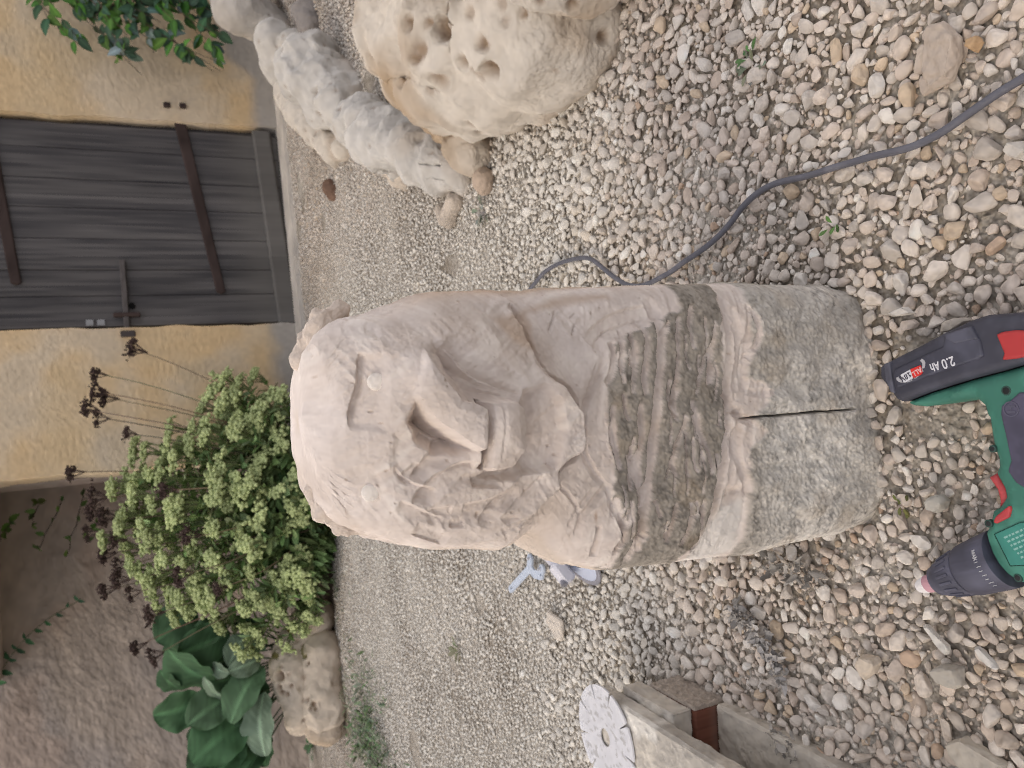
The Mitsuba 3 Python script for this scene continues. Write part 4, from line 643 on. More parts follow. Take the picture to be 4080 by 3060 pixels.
DR = {"battery":[[-0.0075,0.5003],[-0.004,0.4933],[0.0019,0.4773],[0.0087,0.4586],[0.0183,0.4345],[0.0258,0.412],[0.0287,0.3979],[0.0281,0.3749],[0.0254,0.3595],[0.0166,0.3482],[-0.0009,0.3476],[-0.0087,0.3528],[-0.0129,0.3745],[-0.0162,0.3876],[-0.0221,0.4154],[-0.032,0.4538],[-0.0408,0.4798],[-0.039,0.4848],[-0.0286,0.4927],[-0.0223,0.4975],[-0.0175,0.5015]],"panel":[[-0.0107,0.4817],[0.0062,0.4339],[0.0152,0.4317],[0.0205,0.4067],[0.0071,0.4008],[-0.0038,0.3995],[-0.0063,0.4038],[-0.0181,0.4488],[-0.0281,0.4805],[-0.0174,0.484]],"step":[[0.0162,0.4316],[0.0212,0.4074],[0.0099,0.402],[0.0074,0.422],[0.0122,0.4297]],"release":[[0.0123,0.3876],[0.0139,0.3829],[0.0144,0.3726],[0.0131,0.3634],[-0.0061,0.3641],[-0.0077,0.3741],[-0.0081,0.3845],[-0.0029,0.3825]],"rail1":[[-0.0056,0.4926],[-0.0036,0.4863],[-0.0326,0.4834],[-0.031,0.4876],[-0.0194,0.4919]],"housing":[[-0.0418,0.4791],[-0.0447,0.4743],[-0.0455,0.4628],[-0.0423,0.439],[-0.04,0.424],[-0.0394,0.4146],[-0.0446,0.4086],[-0.0565,0.406],[-0.0539,0.4053],[-0.0675,0.4042],[-0.0783,0.4032],[-0.0876,0.4002],[-0.0937,0.4002],[-0.1,0.4031],[-0.1116,0.3971],[-0.1183,0.3962],[-0.1277,0.4023],[-0.1304,0.4077],[-0.1417,0.4107],[-0.1491,0.4146],[-0.1505,0.415],[-0.1574,0.4137],[-0.1663,0.411],[-0.1753,0.406],[-0.1818,0.3994],[-0.1853,0.3928],[-0.1864,0.3863],[-0.1867,0.3795],[-0.1825,0.3635],[-0.1545,0.3147],[-0.1121,0.3184],[-0.1064,0.3343],[-0.0792,0.341],[-0.0419,0.342],[-0.0198,0.3355],[-0.0133,0.3484],[-0.0132,0.3745],[-0.0165,0.3877],[-0.0225,0.4155],[-0.0324,0.4538],[-0.0409,0.4798]],"grip":[[-0.0341,0.376],[-0.0405,0.3836],[-0.0444,0.3905],[-0.0511,0.3916],[-0.0683,0.3888],[-0.0881,0.386],[-0.0949,0.3887],[-0.0969,0.3888],[-0.1051,0.3835],[-0.1085,0.3774],[-0.1044,0.353],[-0.0759,0.3521],[-0.0494,0.353],[-0.0342,0.3556]],"trigger":[[-0.1041,0.4119],[-0.0994,0.4037],[-0.1065,0.3995],[-0.1147,0.3947],[-0.1194,0.3939],[-0.1251,0.3974],[-0.1284,0.4047],[-0.1231,0.4036],[-0.1138,0.4054]],"switch":[[-0.1375,0.403],[-0.1337,0.4009],[-0.1245,0.3906],[-0.1239,0.3886],[-0.1266,0.3881],[-0.1331,0.3902],[-0.1396,0.4007],[-0.1394,0.4029]],"plate":[[-0.1488,0.4038],[-0.1366,0.3829],[-0.1335,0.3721],[-0.1683,0.3718],[-0.1707,0.385],[-0.1725,0.3926]],"screw":[[-0.0325,0.3865],[-0.0793,0.4009],[-0.1409,0.4085],[-0.1812,0.3878]],"emblem":[[-0.047,0.3826]],"text_a":[[-0.0023,0.4241],[-0.0087,0.4473]],"text_h":[[0.0057,0.4272],[-0.0042,0.4261]],"logo":[[-0.0126,0.4651],[-0.0202,0.4791],[-0.0049,0.4505]],"tile_red":[[-0.0115,0.4646],[-0.0085,0.4547],[-0.015,0.4532],[-0.0167,0.455],[-0.0193,0.4624]],"tile_white":[[-0.0159,0.4745],[-0.0117,0.4647],[-0.0193,0.4624],[-0.0231,0.4713],[-0.0212,0.4737]],"axis":[[-0.2159,0.4965],[-0.1734,0.4117]],"max":[[-0.1707,0.4124],[-0.174,0.4108]]}
def dusty(v, base, k=.3, seed=1, tint=(.42, .43, .46)):
    d = k * (.45 + .55 * sstep(-.3, .9, N3(v, 60, seed, 3))) + .25 * k * sstep(.5, .9, N3(v, 420, seed + 2, 2))
    return np.clip(V(base) * (1 - d[:, None]) + V(tint) * d[:, None], 0, 1)
BLACK, GREEN, RED = (.030, .031, .045), (.004, .135, .085), (.42, .018, .022)
drill = label('power_drill', 'green cordless drill with black battery pack lying on its side on the gravel', 'drill')
ZT = .050
def dp(name, m, base, k, seed, parent=drill, mat='mat_plastic', **kw):
    v = m[0]; kk = put(name, m, mat, parent, smooth=42, color=None) if False else None
    t = trimesh.graph.smooth_shade(trimesh.Trimesh(m[0], m[1], process=False), angle=math.radians(40), facet_minarea=None)
    v, f = np.array(t.vertices), np.array(t.faces); return put(name, (v, f), mat, parent, smooth=True, color=dusty(v, base, k, seed, **kw))
hs = dp('housing', pillow(DR['housing'], .004, ZT, .010, .0018), GREEN, .42, 3, tint=(.17, .31, .285))
bt = dp('battery_pack', pillow(DR['battery'], -.004, ZT + .004, .007, .0018), BLACK, .20, 4, tint=(.20, .205, .27))
labels[bt] = {'label': 'black battery pack reading 2.0 Ah'}
dp('panel', pillow(DR['panel'], ZT + .001, ZT + .0062, .0022, .0014), BLACK, .28, 5, bt, tint=(.20, .205, .28))
dp('step', pillow(DR['step'], ZT + .001, ZT + .0074, .002, .0014), BLACK, .34, 6, bt, tint=(.22, .225, .30))
dp('rail', pillow(DR['rail1'], ZT + .001, ZT + .0062, .0015, .0014), BLACK, .42, 7, bt, tint=(.24, .245, .31))
dp('release_button', pillow(DR['release'], ZT - .01, ZT + .0068, .002, .0016), RED, .2, 8, bt, tint=(.42, .22, .22))
gp = dp('grip_pad', pillow(DR['grip'], ZT - .004, ZT + .0016, .0016, .0014), (.035, .033, .06), .30, 9, tint=(.19, .18, .26))
dp('trigger', pillow(DR['trigger'], .012, ZT - .006, .006, .0012), RED, .22, 10, tint=(.62, .32, .34))
dp('direction_switch', pillow(DR['switch'], ZT - .008, ZT + .0026, .0016, .0010), RED, .20, 11, tint=(.62, .28, .30))
pl = dp('rating_plate', pillow(DR['plate'], ZT - .004, ZT + .0007, .0005, .0018), (.012, .17, .13), .22, 12, tint=(.2, .42, .39))
for (x, y), r in zip(DR['screw'], (.0029, .0022, .0024, .0024)):
    t = np.linspace(0, 2 * np.pi, 20, endpoint=False); ring_ = [[x + r * 1.35 * math.cos(a), y + r * 1.35 * math.sin(a)] for a in t]
    o = dp('screw_hole', pillow(ring_, ZT - .004, ZT + .0004, .0004, .0008), (.006, .05, .035), .1, 13)
    hole_ = [[x + r * math.cos(a), y + r * math.sin(a)] for a in t]; dp('screw', pillow(hole_, ZT - .003, ZT + .0006, .0004, .0008), (.004, .006, .006), .03, 14, o)
# chuck and torque collar, turned about the barrel's axis
ax0, ax1 = V([*DR['axis'][0], .026]), V([*DR['axis'][1], .028]); axd = ax1 - ax0; AL = np.linalg.norm(axd); axd /= AL
ay = np.cross([0, 0, 1.0], axd); ay /= np.linalg.norm(ay); AR = np.stack([axd, ay, np.cross(axd, ay)], 1)
def on_axis(m): return (m[0] @ AR.T + ax0, m[1])
def turn(name, prof, base, k, seed, parent=drill, n=64, **kw): return dp(name, on_axis(lathe(V(prof) * AL, n)), base, k, seed, parent, **kw)
cl = turn('torque_collar', [(.62, .0), (.62, .222), (.632, .232), (.66, .238), (.80, .250), (.96, .262), (1.02, .262), (1.02, 0)], (.028, .028, .045), .38, 15, tint=(.24, .245, .33))
ck = turn('chuck', [(.255, .0), (.255, .125), (.262, .140), (.30, .150), (.33, .165), (.36, .172), (.50, .196), (.575, .212), (.598, .214), (.605, .204), (.622, .204), (.622, .0)], (.026, .026, .042), .36, 16, tint=(.24, .245, .33))
turn('chuck_nose', [(.225, .0), (.225, .098), (.258, .112), (.258, 0)], (.16, .15, .14), .3, 17, ck, tint=(.4, .38, .38))
gs = turn('grinding_stone', [(.128, .0), (.128, .082), (.18, .087), (.228, .090), (.228, .0)], (.50, .27, .32), .35, 18, tint=(.66, .5, .54), mat='mat_stone')
turn('stone_tip', [(0, 0), (.004, .030), (.018, .054), (.05, .070), (.1285, .0832), (.1285, 0)], (.72, .70, .71), .2, 19, gs, tint=(.8, .78, .78), mat='mat_stone')
for k in range(18):
    a = 2 * math.pi * k / 18 + .1; m = box(.40, .545, -.013, .013, -.006, .012, .004); v = np.array(m.vertices); r0 = np.interp(v[:, 0], [.36, .575], [.174, .212]) + v[:, 2]
    w_ = np.stack([v[:, 0], r0 * math.cos(a) - v[:, 1] * math.sin(a), r0 * math.sin(a) + v[:, 1] * math.cos(a)], 1) * AL
    dp('rib', on_axis((w_, np.array(m.faces))), (.035, .035, .055), .42, 20 + k, ck, tint=(.25, .255, .34))
def on_collar(s, a, r): return ax0 + AL * (s * axd + r * (math.cos(a) * ay + math.sin(a) * AR[:, 2]))
for k in range(8):                                               # scale marks under MAX
    a0 = 1.30 + .155 * k; s0, s1 = .905, .955 - (.012 if k % 2 else 0); P = []
    for s_ in (s0, s1):
        for da in (-.010, .010):
            for h in (-.004, .0035): P.append(on_collar(s_, a0 + da, np.interp(s_, [.8, .96], [.25, .262]) + h))
    m = trimesh.convex.convex_hull(V(P)); dp('scale_mark', (np.array(m.vertices), np.array(m.faces)), (.42, .43, .46), .1, 3, cl)
def lettering(text, h, depth, bold=True):
    m = meshkit.text_mesh(text, h, depth, bold); return np.array(m.vertices), np.array(m.faces)
def lay(m, at, along, z, parent, name, colr, up=None):
    d = V(along, float); d /= np.linalg.norm(d); u = V([-d[1], d[0]])
    v = np.c_[V(at) + m[0][:, :1] * d + m[0][:, 1:2] * u, z + m[0][:, 2]]
    return put(name, (v, m[1]), 'mat_plastic', parent, color=V(colr))
WHITE = (.62, .62, .66)
m = lettering('MAX', .0030, .0005)
v = m[0].copy(); w_ = v[:, 0]; a = 1.30 - .09 - w_ / (.262 * AL); rr = np.interp(.93, [.8, .96], [.25, .262]) * AL + v[:, 2] - .00005; sx_ = .912 * AL + v[:, 1]
a = 1.02 + w_ / (.262 * AL) * 1.0
pts_ = ax0 + sx_[:, None] * axd + (rr * np.cos(a))[:, None] * ay + (rr * np.sin(a))[:, None] * AR[:, 2]
put('max_print', (pts_, m[1]), 'mat_plastic', cl, color=V(WHITE) * .8)
ta, tb = V(DR['text_a'][0]), V(DR['text_a'][1]); td = tb - ta; hgt = np.linalg.norm(V(DR['text_h'][1]) - V(DR['text_h'][0])) * .78
m = lettering('2.0', hgt, .0006); L2 = m[0][:, 0].max(); m[0][:, 0] *= .50 * np.linalg.norm(td) / L2
lay(m, ta, td, ZT + .0060, bt, 'capacity_print', WHITE)
m = lettering('Ah', hgt * .86, .0006); L2 = m[0][:, 0].max(); m[0][:, 0] *= .36 * np.linalg.norm(td) / L2
lay(m, ta + .6 * td, td, ZT + .0060, bt, 'capacity_print', WHITE)
# battery emblem: broken oval ring of lettering with a red and a white tile
lc_, l0, l1 = V(DR['logo'][0]), V(DR['logo'][1]), V(DR['logo'][2]); le = (l0 - l1) / np.linalg.norm(l0 - l1); lf_ = V([-le[1], le[0]]); A_ = np.linalg.norm(l0 - l1) / 2; B_ = A_ * .50
def arc_band(t0, t1, r0, r1, n=40):
    t = np.linspace(t0, t1, n); P = [lc_ + le * A_ * r1 * math.cos(q) + lf_ * B_ * r1 * math.sin(q) for q in t] + [lc_ + le * A_ * r0 * math.cos(q) + lf_ * B_ * r0 * math.sin(q) for q in t[::-1]]; return P
ZL = ZT + .0060
for t0, t1 in ((-.2, .75), (2.45, 3.5)):
    put('emblem_ring', prism(arc_band(t0, t1, .82, 1.0), ZL, ZL + .0006), 'mat_plastic', bt, color=V([.40, .40, .43]))
for k, ch in enumerate('POWER FOR'):
    if ch == ' ': continue
    q = 2.42 - 1.62 * (k + .5) / 9; m = lettering(ch, .0034, .0005); m[0][:, 0] -= m[0][:, 0].mean(); c0 = lc_ + le * A_ * .80 * math.cos(q) * -1 * -1 + lf_ * B_ * .62 * math.sin(q)
    lay(m, c0, le, ZL, bt, 'emblem_letter', (.36, .36, .39))
for nm, key, cl_, tx, tc in (('red_tile', 'tile_red', (.60, .035, .03), 'ALL', (.7, .45, .45)), ('white_tile', 'tile_white', (.62, .63, .68), '18V', (.06, .06, .08))):
    tk_ = put(nm, prism(DR[key], ZL, ZL + .0012), 'mat_plastic', bt, color=V(cl_)); cc = V(DR[key]).mean(0)
    m = lettering(tx, .0042, .0004); m[0][:, 0] -= (m[0][:, 0].max() + m[0][:, 0].min()) / 2; m[0][:, 1] -= .0021
    lay(m, cc, le, ZL + .0012, tk_, 'print', tc)
# round emblem moulded in the grip: ring with an armature sign
ec = V(DR['emblem'][0]); t = np.linspace(0, 2 * np.pi, 40, endpoint=False)
R_ = Polygon([[ec[0] + .0062 * math.cos(q), ec[1] + .0062 * math.sin(q)] for q in t], [[[ec[0] + .0052 * math.cos(q), ec[1] + .0052 * math.sin(q)] for q in t]])
m = trimesh.creation.extrude_polygon(R_, .0008, engine='earcut'); m.apply_translation([0, 0, ZT + .0014]); v = np.array(m.vertices)
put('emblem', (v, np.array(m.faces)), 'mat_plastic', gp, color=dusty(v, (.05, .05, .08), .4, 3, (.24, .23, .31)))
for dx, w_ in ((-.0022, .0008), (.0022, .0008)):
    v, f = prism([[ec[0] + dx - w_, ec[1] - .0034], [ec[0] + dx + w_, ec[1] - .0034], [ec[0] + dx + w_, ec[1] + .0034], [ec[0] + dx - w_, ec[1] + .0034]], ZT + .0014, ZT + .0021); put('emblem', (v, f), 'mat_plastic', gp, color=dusty(v, (.05, .05, .08), .4, 3, (.24, .23, .31)))
v, f = prism([[ec[0] - .0022, ec[1] - .0005], [ec[0] + .0022, ec[1] - .0005], [ec[0] + .0022, ec[1] + .0005], [ec[0] - .0022, ec[1] + .0005]], ZT + .0014, ZT + .0021); put('emblem', (v, f), 'mat_plastic', gp, color=dusty(v, (.05, .05, .08), .4, 3, (.24, .23, .31)))
# rating plate: frame line and unreadably small embossed rows
pp_ = V(DR['plate']); o_ = pp_[0]; pe = pp_[1] - o_; PLn = np.linalg.norm(pe); pe = pe / PLn; pf = V([-pe[1], pe[0]]); pf = pf if (pp_[-1] - o_) @ pf > 0 else -pf
def strip(a, b, w_, z, h, name, colr):
    a, b = V(a), V(b); d = (b - a) / np.linalg.norm(b - a); n_ = V([-d[1], d[0]]) * w_
    return put(name, prism([a + n_, b + n_, b - n_, a - n_], z, z + h), 'mat_plastic', pl, color=V(colr))
for a, b in zip(pp_, np.roll(pp_, -1, 0)): strip(a, b, .0003, ZT + .0004, .0005, 'frame_line', (.004, .05, .035))
for k in range(7):
    y0 = .0055 + .0036 * k; x = .006 + .0007 * k
    while x < .030:
        w_ = rng.uniform(.0014, .0040); a = o_ + pe * x + pf * y0; strip(a, a + pe * w_, .00075, ZT + .0006, .0003, 'embossed_line', (.22, .42, .38)); x += w_ + .0011
# ---- angle grinder and pin spanner behind the sculpture
def frame3(x, n):
    x = V(x, float); x /= np.linalg.norm(x); n = V(n, float); n -= x * (x @ n); n /= np.linalg.norm(n); return np.stack([x, np.cross(n, x), n], 1)
gr = label('angle_grinder', 'dusty white angle grinder lying half hidden behind the sculpture', 'angle grinder')
LILAC = (.62, .62, .70)
dn_ = V([-.48, -.08, .87]); dn_ /= np.linalg.norm(dn_); DC = V([-.298, 1.142, .032]); DF = frame3([.3, -1, .1], dn_)
def gp_(name, m, base, k, seed, parent=gr, mat='mat_plastic'):
    return dp(name, m, base, k, seed, parent, mat, tint=(.70, .70, .76))
def in_disc(m): return (m[0] @ DF.T + DC, m[1])
P = Polygon([(.058 * math.cos(a), .058 * math.sin(a)) for a in np.linspace(0, 2 * np.pi, 72, endpoint=False)]); m = trimesh.creation.extrude_polygon(P, .0022, engine='earcut')
wk = gp_('wheel', in_disc((np.array(m.vertices), np.array(m.faces))), (.42, .48, .62), .35, 3)
P = Polygon([(.0592 * math.cos(a), .0592 * math.sin(a)) for a in np.linspace(0, 2 * np.pi, 72, endpoint=False)], [[(.0505 * math.cos(a), .0505 * math.sin(a)) for a in np.linspace(0, 2 * np.pi, 60, endpoint=False)]]); m = trimesh.creation.extrude_polygon(P, .0036, engine='earcut'); v = np.array(m.vertices); v[:, 2] -= .0008
gp_('rim', in_disc((v, np.array(m.faces))), (.12, .12, .15), .35, 4, wk)
v, f = lathe([(.002, 0), (.002, .021), (.006, .020), (.010, .012), (.010, 0)], 32); gp_('flange', in_disc((v[:, [1, 2, 0]], f)), (.05, .05, .06), .15, 5)
sp_ = lambda *q: [q]
bv, bf = lumps([[(-0.320, 1.178, .042, .015), (-0.304, 1.21, .042, .017)], [(-0.304, 1.21, .042, .0165), (-0.286, 1.30, .042, .0185)], [(-0.286, 1.30, .042, .0185), (-0.278, 1.43, .040, .0175)]], .004, .0003, 60, 4, 16)
gp_('body', (bv, bf), (.50, .50, .57), .55, 6)
m = box(-.015, .015, -.022, .020, -.012, .013, .005); bv = np.array(m.vertices) @ DF.T[[0, 1, 2]] * 1.0 + V([-.326, 1.168, .046]); bf = np.array(m.faces)
hd = gp_('gear_head', (bv, bf), (.60, .60, .66), .5, 7)
v, f = tube([(-.340, 1.158, .050), (-.346, 1.152, .051)], .006, 14); gp_('spindle_lock', (v, f), (.10, .10, .13), .3, 8, hd)
t = np.linspace(-.5, 2.4, 40); P = Polygon([(.061 * math.cos(a), .061 * math.sin(a)) for a in t] + [(.0595 * math.cos(a), .0595 * math.sin(a)) for a in t[::-1]]); 
P = Polygon([(.061 * math.cos(a + 1.3), .061 * math.sin(a + 1.3)) for a in t] + [(.030 * math.cos(a + 1.3), .030 * math.sin(a + 1.3)) for a in t[::-1]]); m = trimesh.creation.extrude_polygon(P, .002, engine='earcut'); v = np.array(m.vertices); v[:, 2] += .013
gp_('guard', in_disc((v, np.array(m.faces))), (.45, .45, .50), .5, 9)
sw = label('pin_spanner', 'pale blue steel pin spanner lying on the gravel beside the angle grinder', 'spanner')
A_ = V([-.428, 1.465]); B_ = V([-.358, 1.350]); d = (B_ - A_) / np.linalg.norm(B_ - A_); n_ = V([-d[1], d[0]])
def LP(s, t_): return tuple(A_ + d * s + n_ * t_)
Lh = np.linalg.norm(B_ - A_)
shank = LineString([LP(.006, 0), LP(Lh, 0)]).buffer(.0072)
fork = LineString([LP(Lh - .006, 0), LP(Lh + .006, -.016), LP(Lh + .030, -.028), LP(Lh + .046, -.020)]).buffer(.0085).union(LineString([LP(Lh - .006, 0), LP(Lh + .010, .014)]).buffer(.0095))
outl = shank.union(fork); holes = Point(LP(Lh + .034, -.028)).buffer(.0032).union(LineString([LP(.010, 0), LP(.018, 0)]).buffer(.0022)).union(Point(LP(Lh + .012, .014)).buffer(.002))
m = trimesh.creation.extrude_polygon(outl.difference(holes), .0042, engine='earcut'); v = np.array(m.vertices); v[:, 2] += .0135 + .04 * (v[:, 0] + .40)
put('flat_bar', (v, np.array(m.faces)), 'mat_plastic', sw, color=dusty(v, (.45, .53, .66), .35, 5, (.66, .69, .75)))
for q in (LP(Lh + .043, -.019), LP(Lh + .012, .014)):
    v, f = tube([(q[0], q[1], .012), (q[0], q[1], .026)], .0026, 12); put('pin', (v, f), 'mat_plastic', sw, color=V([.55, .56, .60]))

# ---- power cable
cb = smooth_path([[x, y, .0] for x, y in [[0.2207,0.349],[0.2196,0.3644],[0.2162,0.379],[0.212,0.3964],[0.2069,0.4128],[0.2016,0.43],[0.196,0.4481],[0.1921,0.4765],[0.1956,0.5172],[0.1984,0.5625],[0.2006,0.6131],[0.2035,0.6551],[0.2003,0.6765],[0.1897,0.706],[0.1747,0.7309],[0.157,0.7719],[0.1459,0.8193],[0.1357,0.8665],[0.1294,0.9032],[0.1315,0.9461],[0.1451,0.9802],[0.173,1.0256],[0.1831,1.0398],[0.2001,1.1114],[0.2011,1.1765],[0.1892,1.2405],[0.1738,1.281],[0.1502,1.3351]]], 320); cb[:, 2] = .013 + .003 * N3(np.c_[cb[:, :2] * 18, cb[:, :1] * 0], 1.0, 5, 2)
v, f = tube(cb, .0037, 10); label(put('power_cable', (v, f), 'mat_plastic', smooth=True, color=dusty(v, (.075, .078, .10), .42, 5, (.26, .26, .30))), 'grey rubber power cable winding over the gravel past the sculpture', 'cable')
# ---- slab pile with the cutting disc
def slab(name, text, x0, x1, y0, y1, z0, z1, mat, seed, step, amp, cat, ch=.004, rot=0.0):
    m = dense(box(x0, x1, y0, y1, z0, z1, ch), step); v = np.array(m.vertices); f = np.array(m.faces)
    v = v + vnormals(v, f) * (amp * (.4 * N3(v, 45, seed, 2) + .6 * N3(v, 150, seed + 1, 3)))[:, None]
    return label(put(name, (v, f), mat, smooth=30), text, cat)
slab('stone_slab', 'thin chipped pale stone slab on top of the brick, carrying the cutting disc', -.80, -.4475, .30, .972, .083, .109, 'mat_slab', 3, .006, .0018, 'slab')
slab('stone_slab', 'porous grey stone slab lying on the gravel under the brick', -.86, -.4365, .25, .815, -.03, .020, 'mat_slab', 5, .006, .0016, 'slab')
brick = label('clay_brick', 'reddish clay brick crusted with old mortar between the two slabs', 'brick')
m = dense(box(-.66, -.4395, .815, .915, .0, .0515, .002), .010); v, f = np.array(m.vertices), np.array(m.faces)
for k in range(24): v[:, 1] -= .0006 * np.exp(-((v[:, 0] + .64 - k * .009) / .002) ** 2) * (v[:, 1] < .818)
put('body', (v, f), 'mat_brick', brick, smooth=30)
m = dense(box(-.4400, -.4352, .8155, .914, .0, .0520, .001), .0028); v, f = np.array(m.vertices), np.array(m.faces)
v[:, 0] += (.0022 * N3(v, 190, 4, 3) + .001) * (v[:, 0] > -.4375); put('mortar', (v, f), 'mat_rough', brick, smooth=True, color=np.clip(V([.36, .315, .275]) * (1 + .25 * N3(v, 240, 5, 3))[:, None], .03, .7))
m = dense(box(-.62, -.4385, .822, .938, .0525, .0825, .0015), .01); v, f = np.array(m.vertices), np.array(m.faces); v = v + vnormals(v, f) * (.0012 * N3(v, 90, 6, 3))[:, None]
label(put('packing_board', (v, f), 'mat_slab', smooth=30), 'grey flat packing strip between brick and upper slab', 'board')
cd = label('cutting_disc', 'white dusty segmented cutting disc lying on the upper stone slab', 'disc')
cc, R0, NS = V([-.508, .945]), .0715, 9
pts = []
for k in range(NS):
    a0 = 2 * math.pi * k / NS + .42; a1 = a0 + 2 * math.pi / NS
    w0 = .022
    pts += [(R0 * math.cos(a), R0 * math.sin(a)) for a in np.linspace(a0 + w0, a1 - w0 - .05, 12)]
    pts += [(R0 * .965 * math.cos(a1 - w0 - .01), R0 * .965 * math.sin(a1 - w0 - .01)), (R0 * .72 * math.cos(a1 - .012), R0 * .72 * math.sin(a1 - .012)), (R0 * .70 * math.cos(a1), R0 * .70 * math.sin(a1)), (R0 * .72 * math.cos(a1 + .012), R0 * .72 * math.sin(a1 + .012))]
ho = [(.0125 * math.cos(a), .0125 * math.sin(a)) for a in np.linspace(0, 2 * np.pi, 40, endpoint=False)]
P = Polygon(pts, [ho]).buffer(0); m = trimesh.creation.extrude_polygon(P, .0018, engine='earcut')
v, f = trimesh.remesh.subdivide_to_size(m.vertices, m.faces, .004); m = trimesh.Trimesh(v, f); m.merge_vertices(); v, f = np.array(m.vertices), np.array(m.faces); v = v + V([cc[0], cc[1], .1112])
dcol = np.clip(V([.61, .615, .65]) * (1 + .06 * N3(v, 90, 3, 2))[:, None], 0, .85); spk = sstep(.35, .6, N3(v * V([1, .6, 1]), 210, 8, 2)); dcol = dcol * (1 - .6 * spk[:, None]) + V([.33, .325, .32]) * .6 * spk[:, None]
put('blade', (v, f), 'mat_rough', cd, color=dcol)
for k in range(NS):
    a0 = 2 * math.pi * k / NS + .42 + .03; a1 = a0 + 2 * math.pi / NS - .09
    tt = np.linspace(a0, a1, 10); P = Polygon([(R0 * 1.004 * math.cos(a), R0 * 1.004 * math.sin(a)) for a in tt] + [(R0 * .90 * math.cos(a), R0 * .90 * math.sin(a)) for a in tt[::-1]])
    m = trimesh.creation.extrude_polygon(P, .0027, engine='earcut'); v = np.array(m.vertices) + V([cc[0], cc[1], .1108]); put('segment', (v, np.array(m.faces)), 'mat_rough', cd, color=np.clip(V([.64, .645, .68]) * (1 + .06 * N3(v, 200, k, 2))[:, None], 0, .85))

# ---------------------------------------------------------------- plants
prg = np.random.default_rng(77)
def leaf_mesh(L, Wd, prof='obovate', curl=.25, cup=.12, wave=.0, nl=6, nw=4, seed=0):
    """a leaf along +x, face up +z: returns (v, f, s, t) with s along, t across"""
    s = np.linspace(0, 1, nl + 1); t = np.linspace(-1, 1, nw + 1); S_, T_ = np.meshgrid(s, t, indexing='ij')
    w = {'obovate': np.sin(np.pi * np.clip(S_, 0, 1) ** 1.35) ** .75, 'ovate': np.sin(np.pi * S_ ** .8) ** .85, 'big': (np.clip(S_ / .12, 0, 1) ** .5) * .16 + .84 * np.sin(np.pi * np.clip(S_, 0, 1) ** 1.15) ** .62, 'lance': np.sin(np.pi * S_ ** .7) * (1 - .3 * S_)}[prof]
    w = np.maximum(w, .035); x = L * S_; y = Wd * .5 * w * T_
    z = -curl * L * S_ ** 2 + cup * Wd * np.abs(T_) ** 1.3 * w + wave * Wd * np.sin(S_ * 17 + seed) * T_ * np.abs(T_)
    v = np.stack([x, y, z], -1).reshape(-1, 3); i, j = np.meshgrid(np.arange(nl), np.arange(nw), indexing='ij'); m = nw + 1
    f = np.stack([i * m + j, (i + 1) * m + j, (i + 1) * m + j + 1, i * m + j + 1], -1).reshape(-1, 4)
    return v, np.vstack([f[:, [0, 1, 2]], f[:, [0, 2, 3]]]), S_.ravel(), T_.ravel()
def orient(v, at, d, n):
    d = V(d, float); d /= np.linalg.norm(d); n = V(n, float); n = n - d * (n @ d); n /= np.linalg.norm(n) + 1e-9
    return v @ np.stack([d, np.cross(n, d), n]) + V(at)
def jit(c, k=.12): return V(c) * (1 + prg.normal(0, k)) * (1 + prg.normal(0, k * .4, 3))
# --- stonecrop bush with pale green flower heads
bush = label('stonecrop_plant', 'green stonecrop bush with pale yellow green flower heads by the house wall corner', 'plant')
def flower_head(seed):
    r = np.random.default_rng(seed); parts = []
    for k in range(int(r.integers(5, 9))):
        a, q = r.uniform(0, 6.28), r.uniform(.15, 1) ** .6 * .036; c0 = V([q * math.cos(a), q * math.sin(a), .012 - q * .28 + r.uniform(-.004, .004)])
        v, f = tube([V([0, 0, -.05]), V([c0[0] * .5, c0[1] * .5, -.025]), c0], .0014, 4, False); parts.append((v, f, V([.16, .24, .07])))
        for j in range(int(r.integers(11, 16))):
            b = r.normal(0, .0085, 3) * V([1, 1, .55]) + c0; v, f = ICO[0]; rr = r.uniform(.0042, .0072); g = r.uniform(.8, 1.12)
            parts.append((v * rr * V([1, 1, .85]) + b, f, V([.43, .51, .235]) * g + V([.02, .0, .03]) * r.uniform(0, 1)))
    return cat_mesh(parts)
HEADS = [flower_head(300 + k) for k in range(9)]
BC = V([-.46, 3.46, .0]); fol = []; leafs = []; sk_n = 0
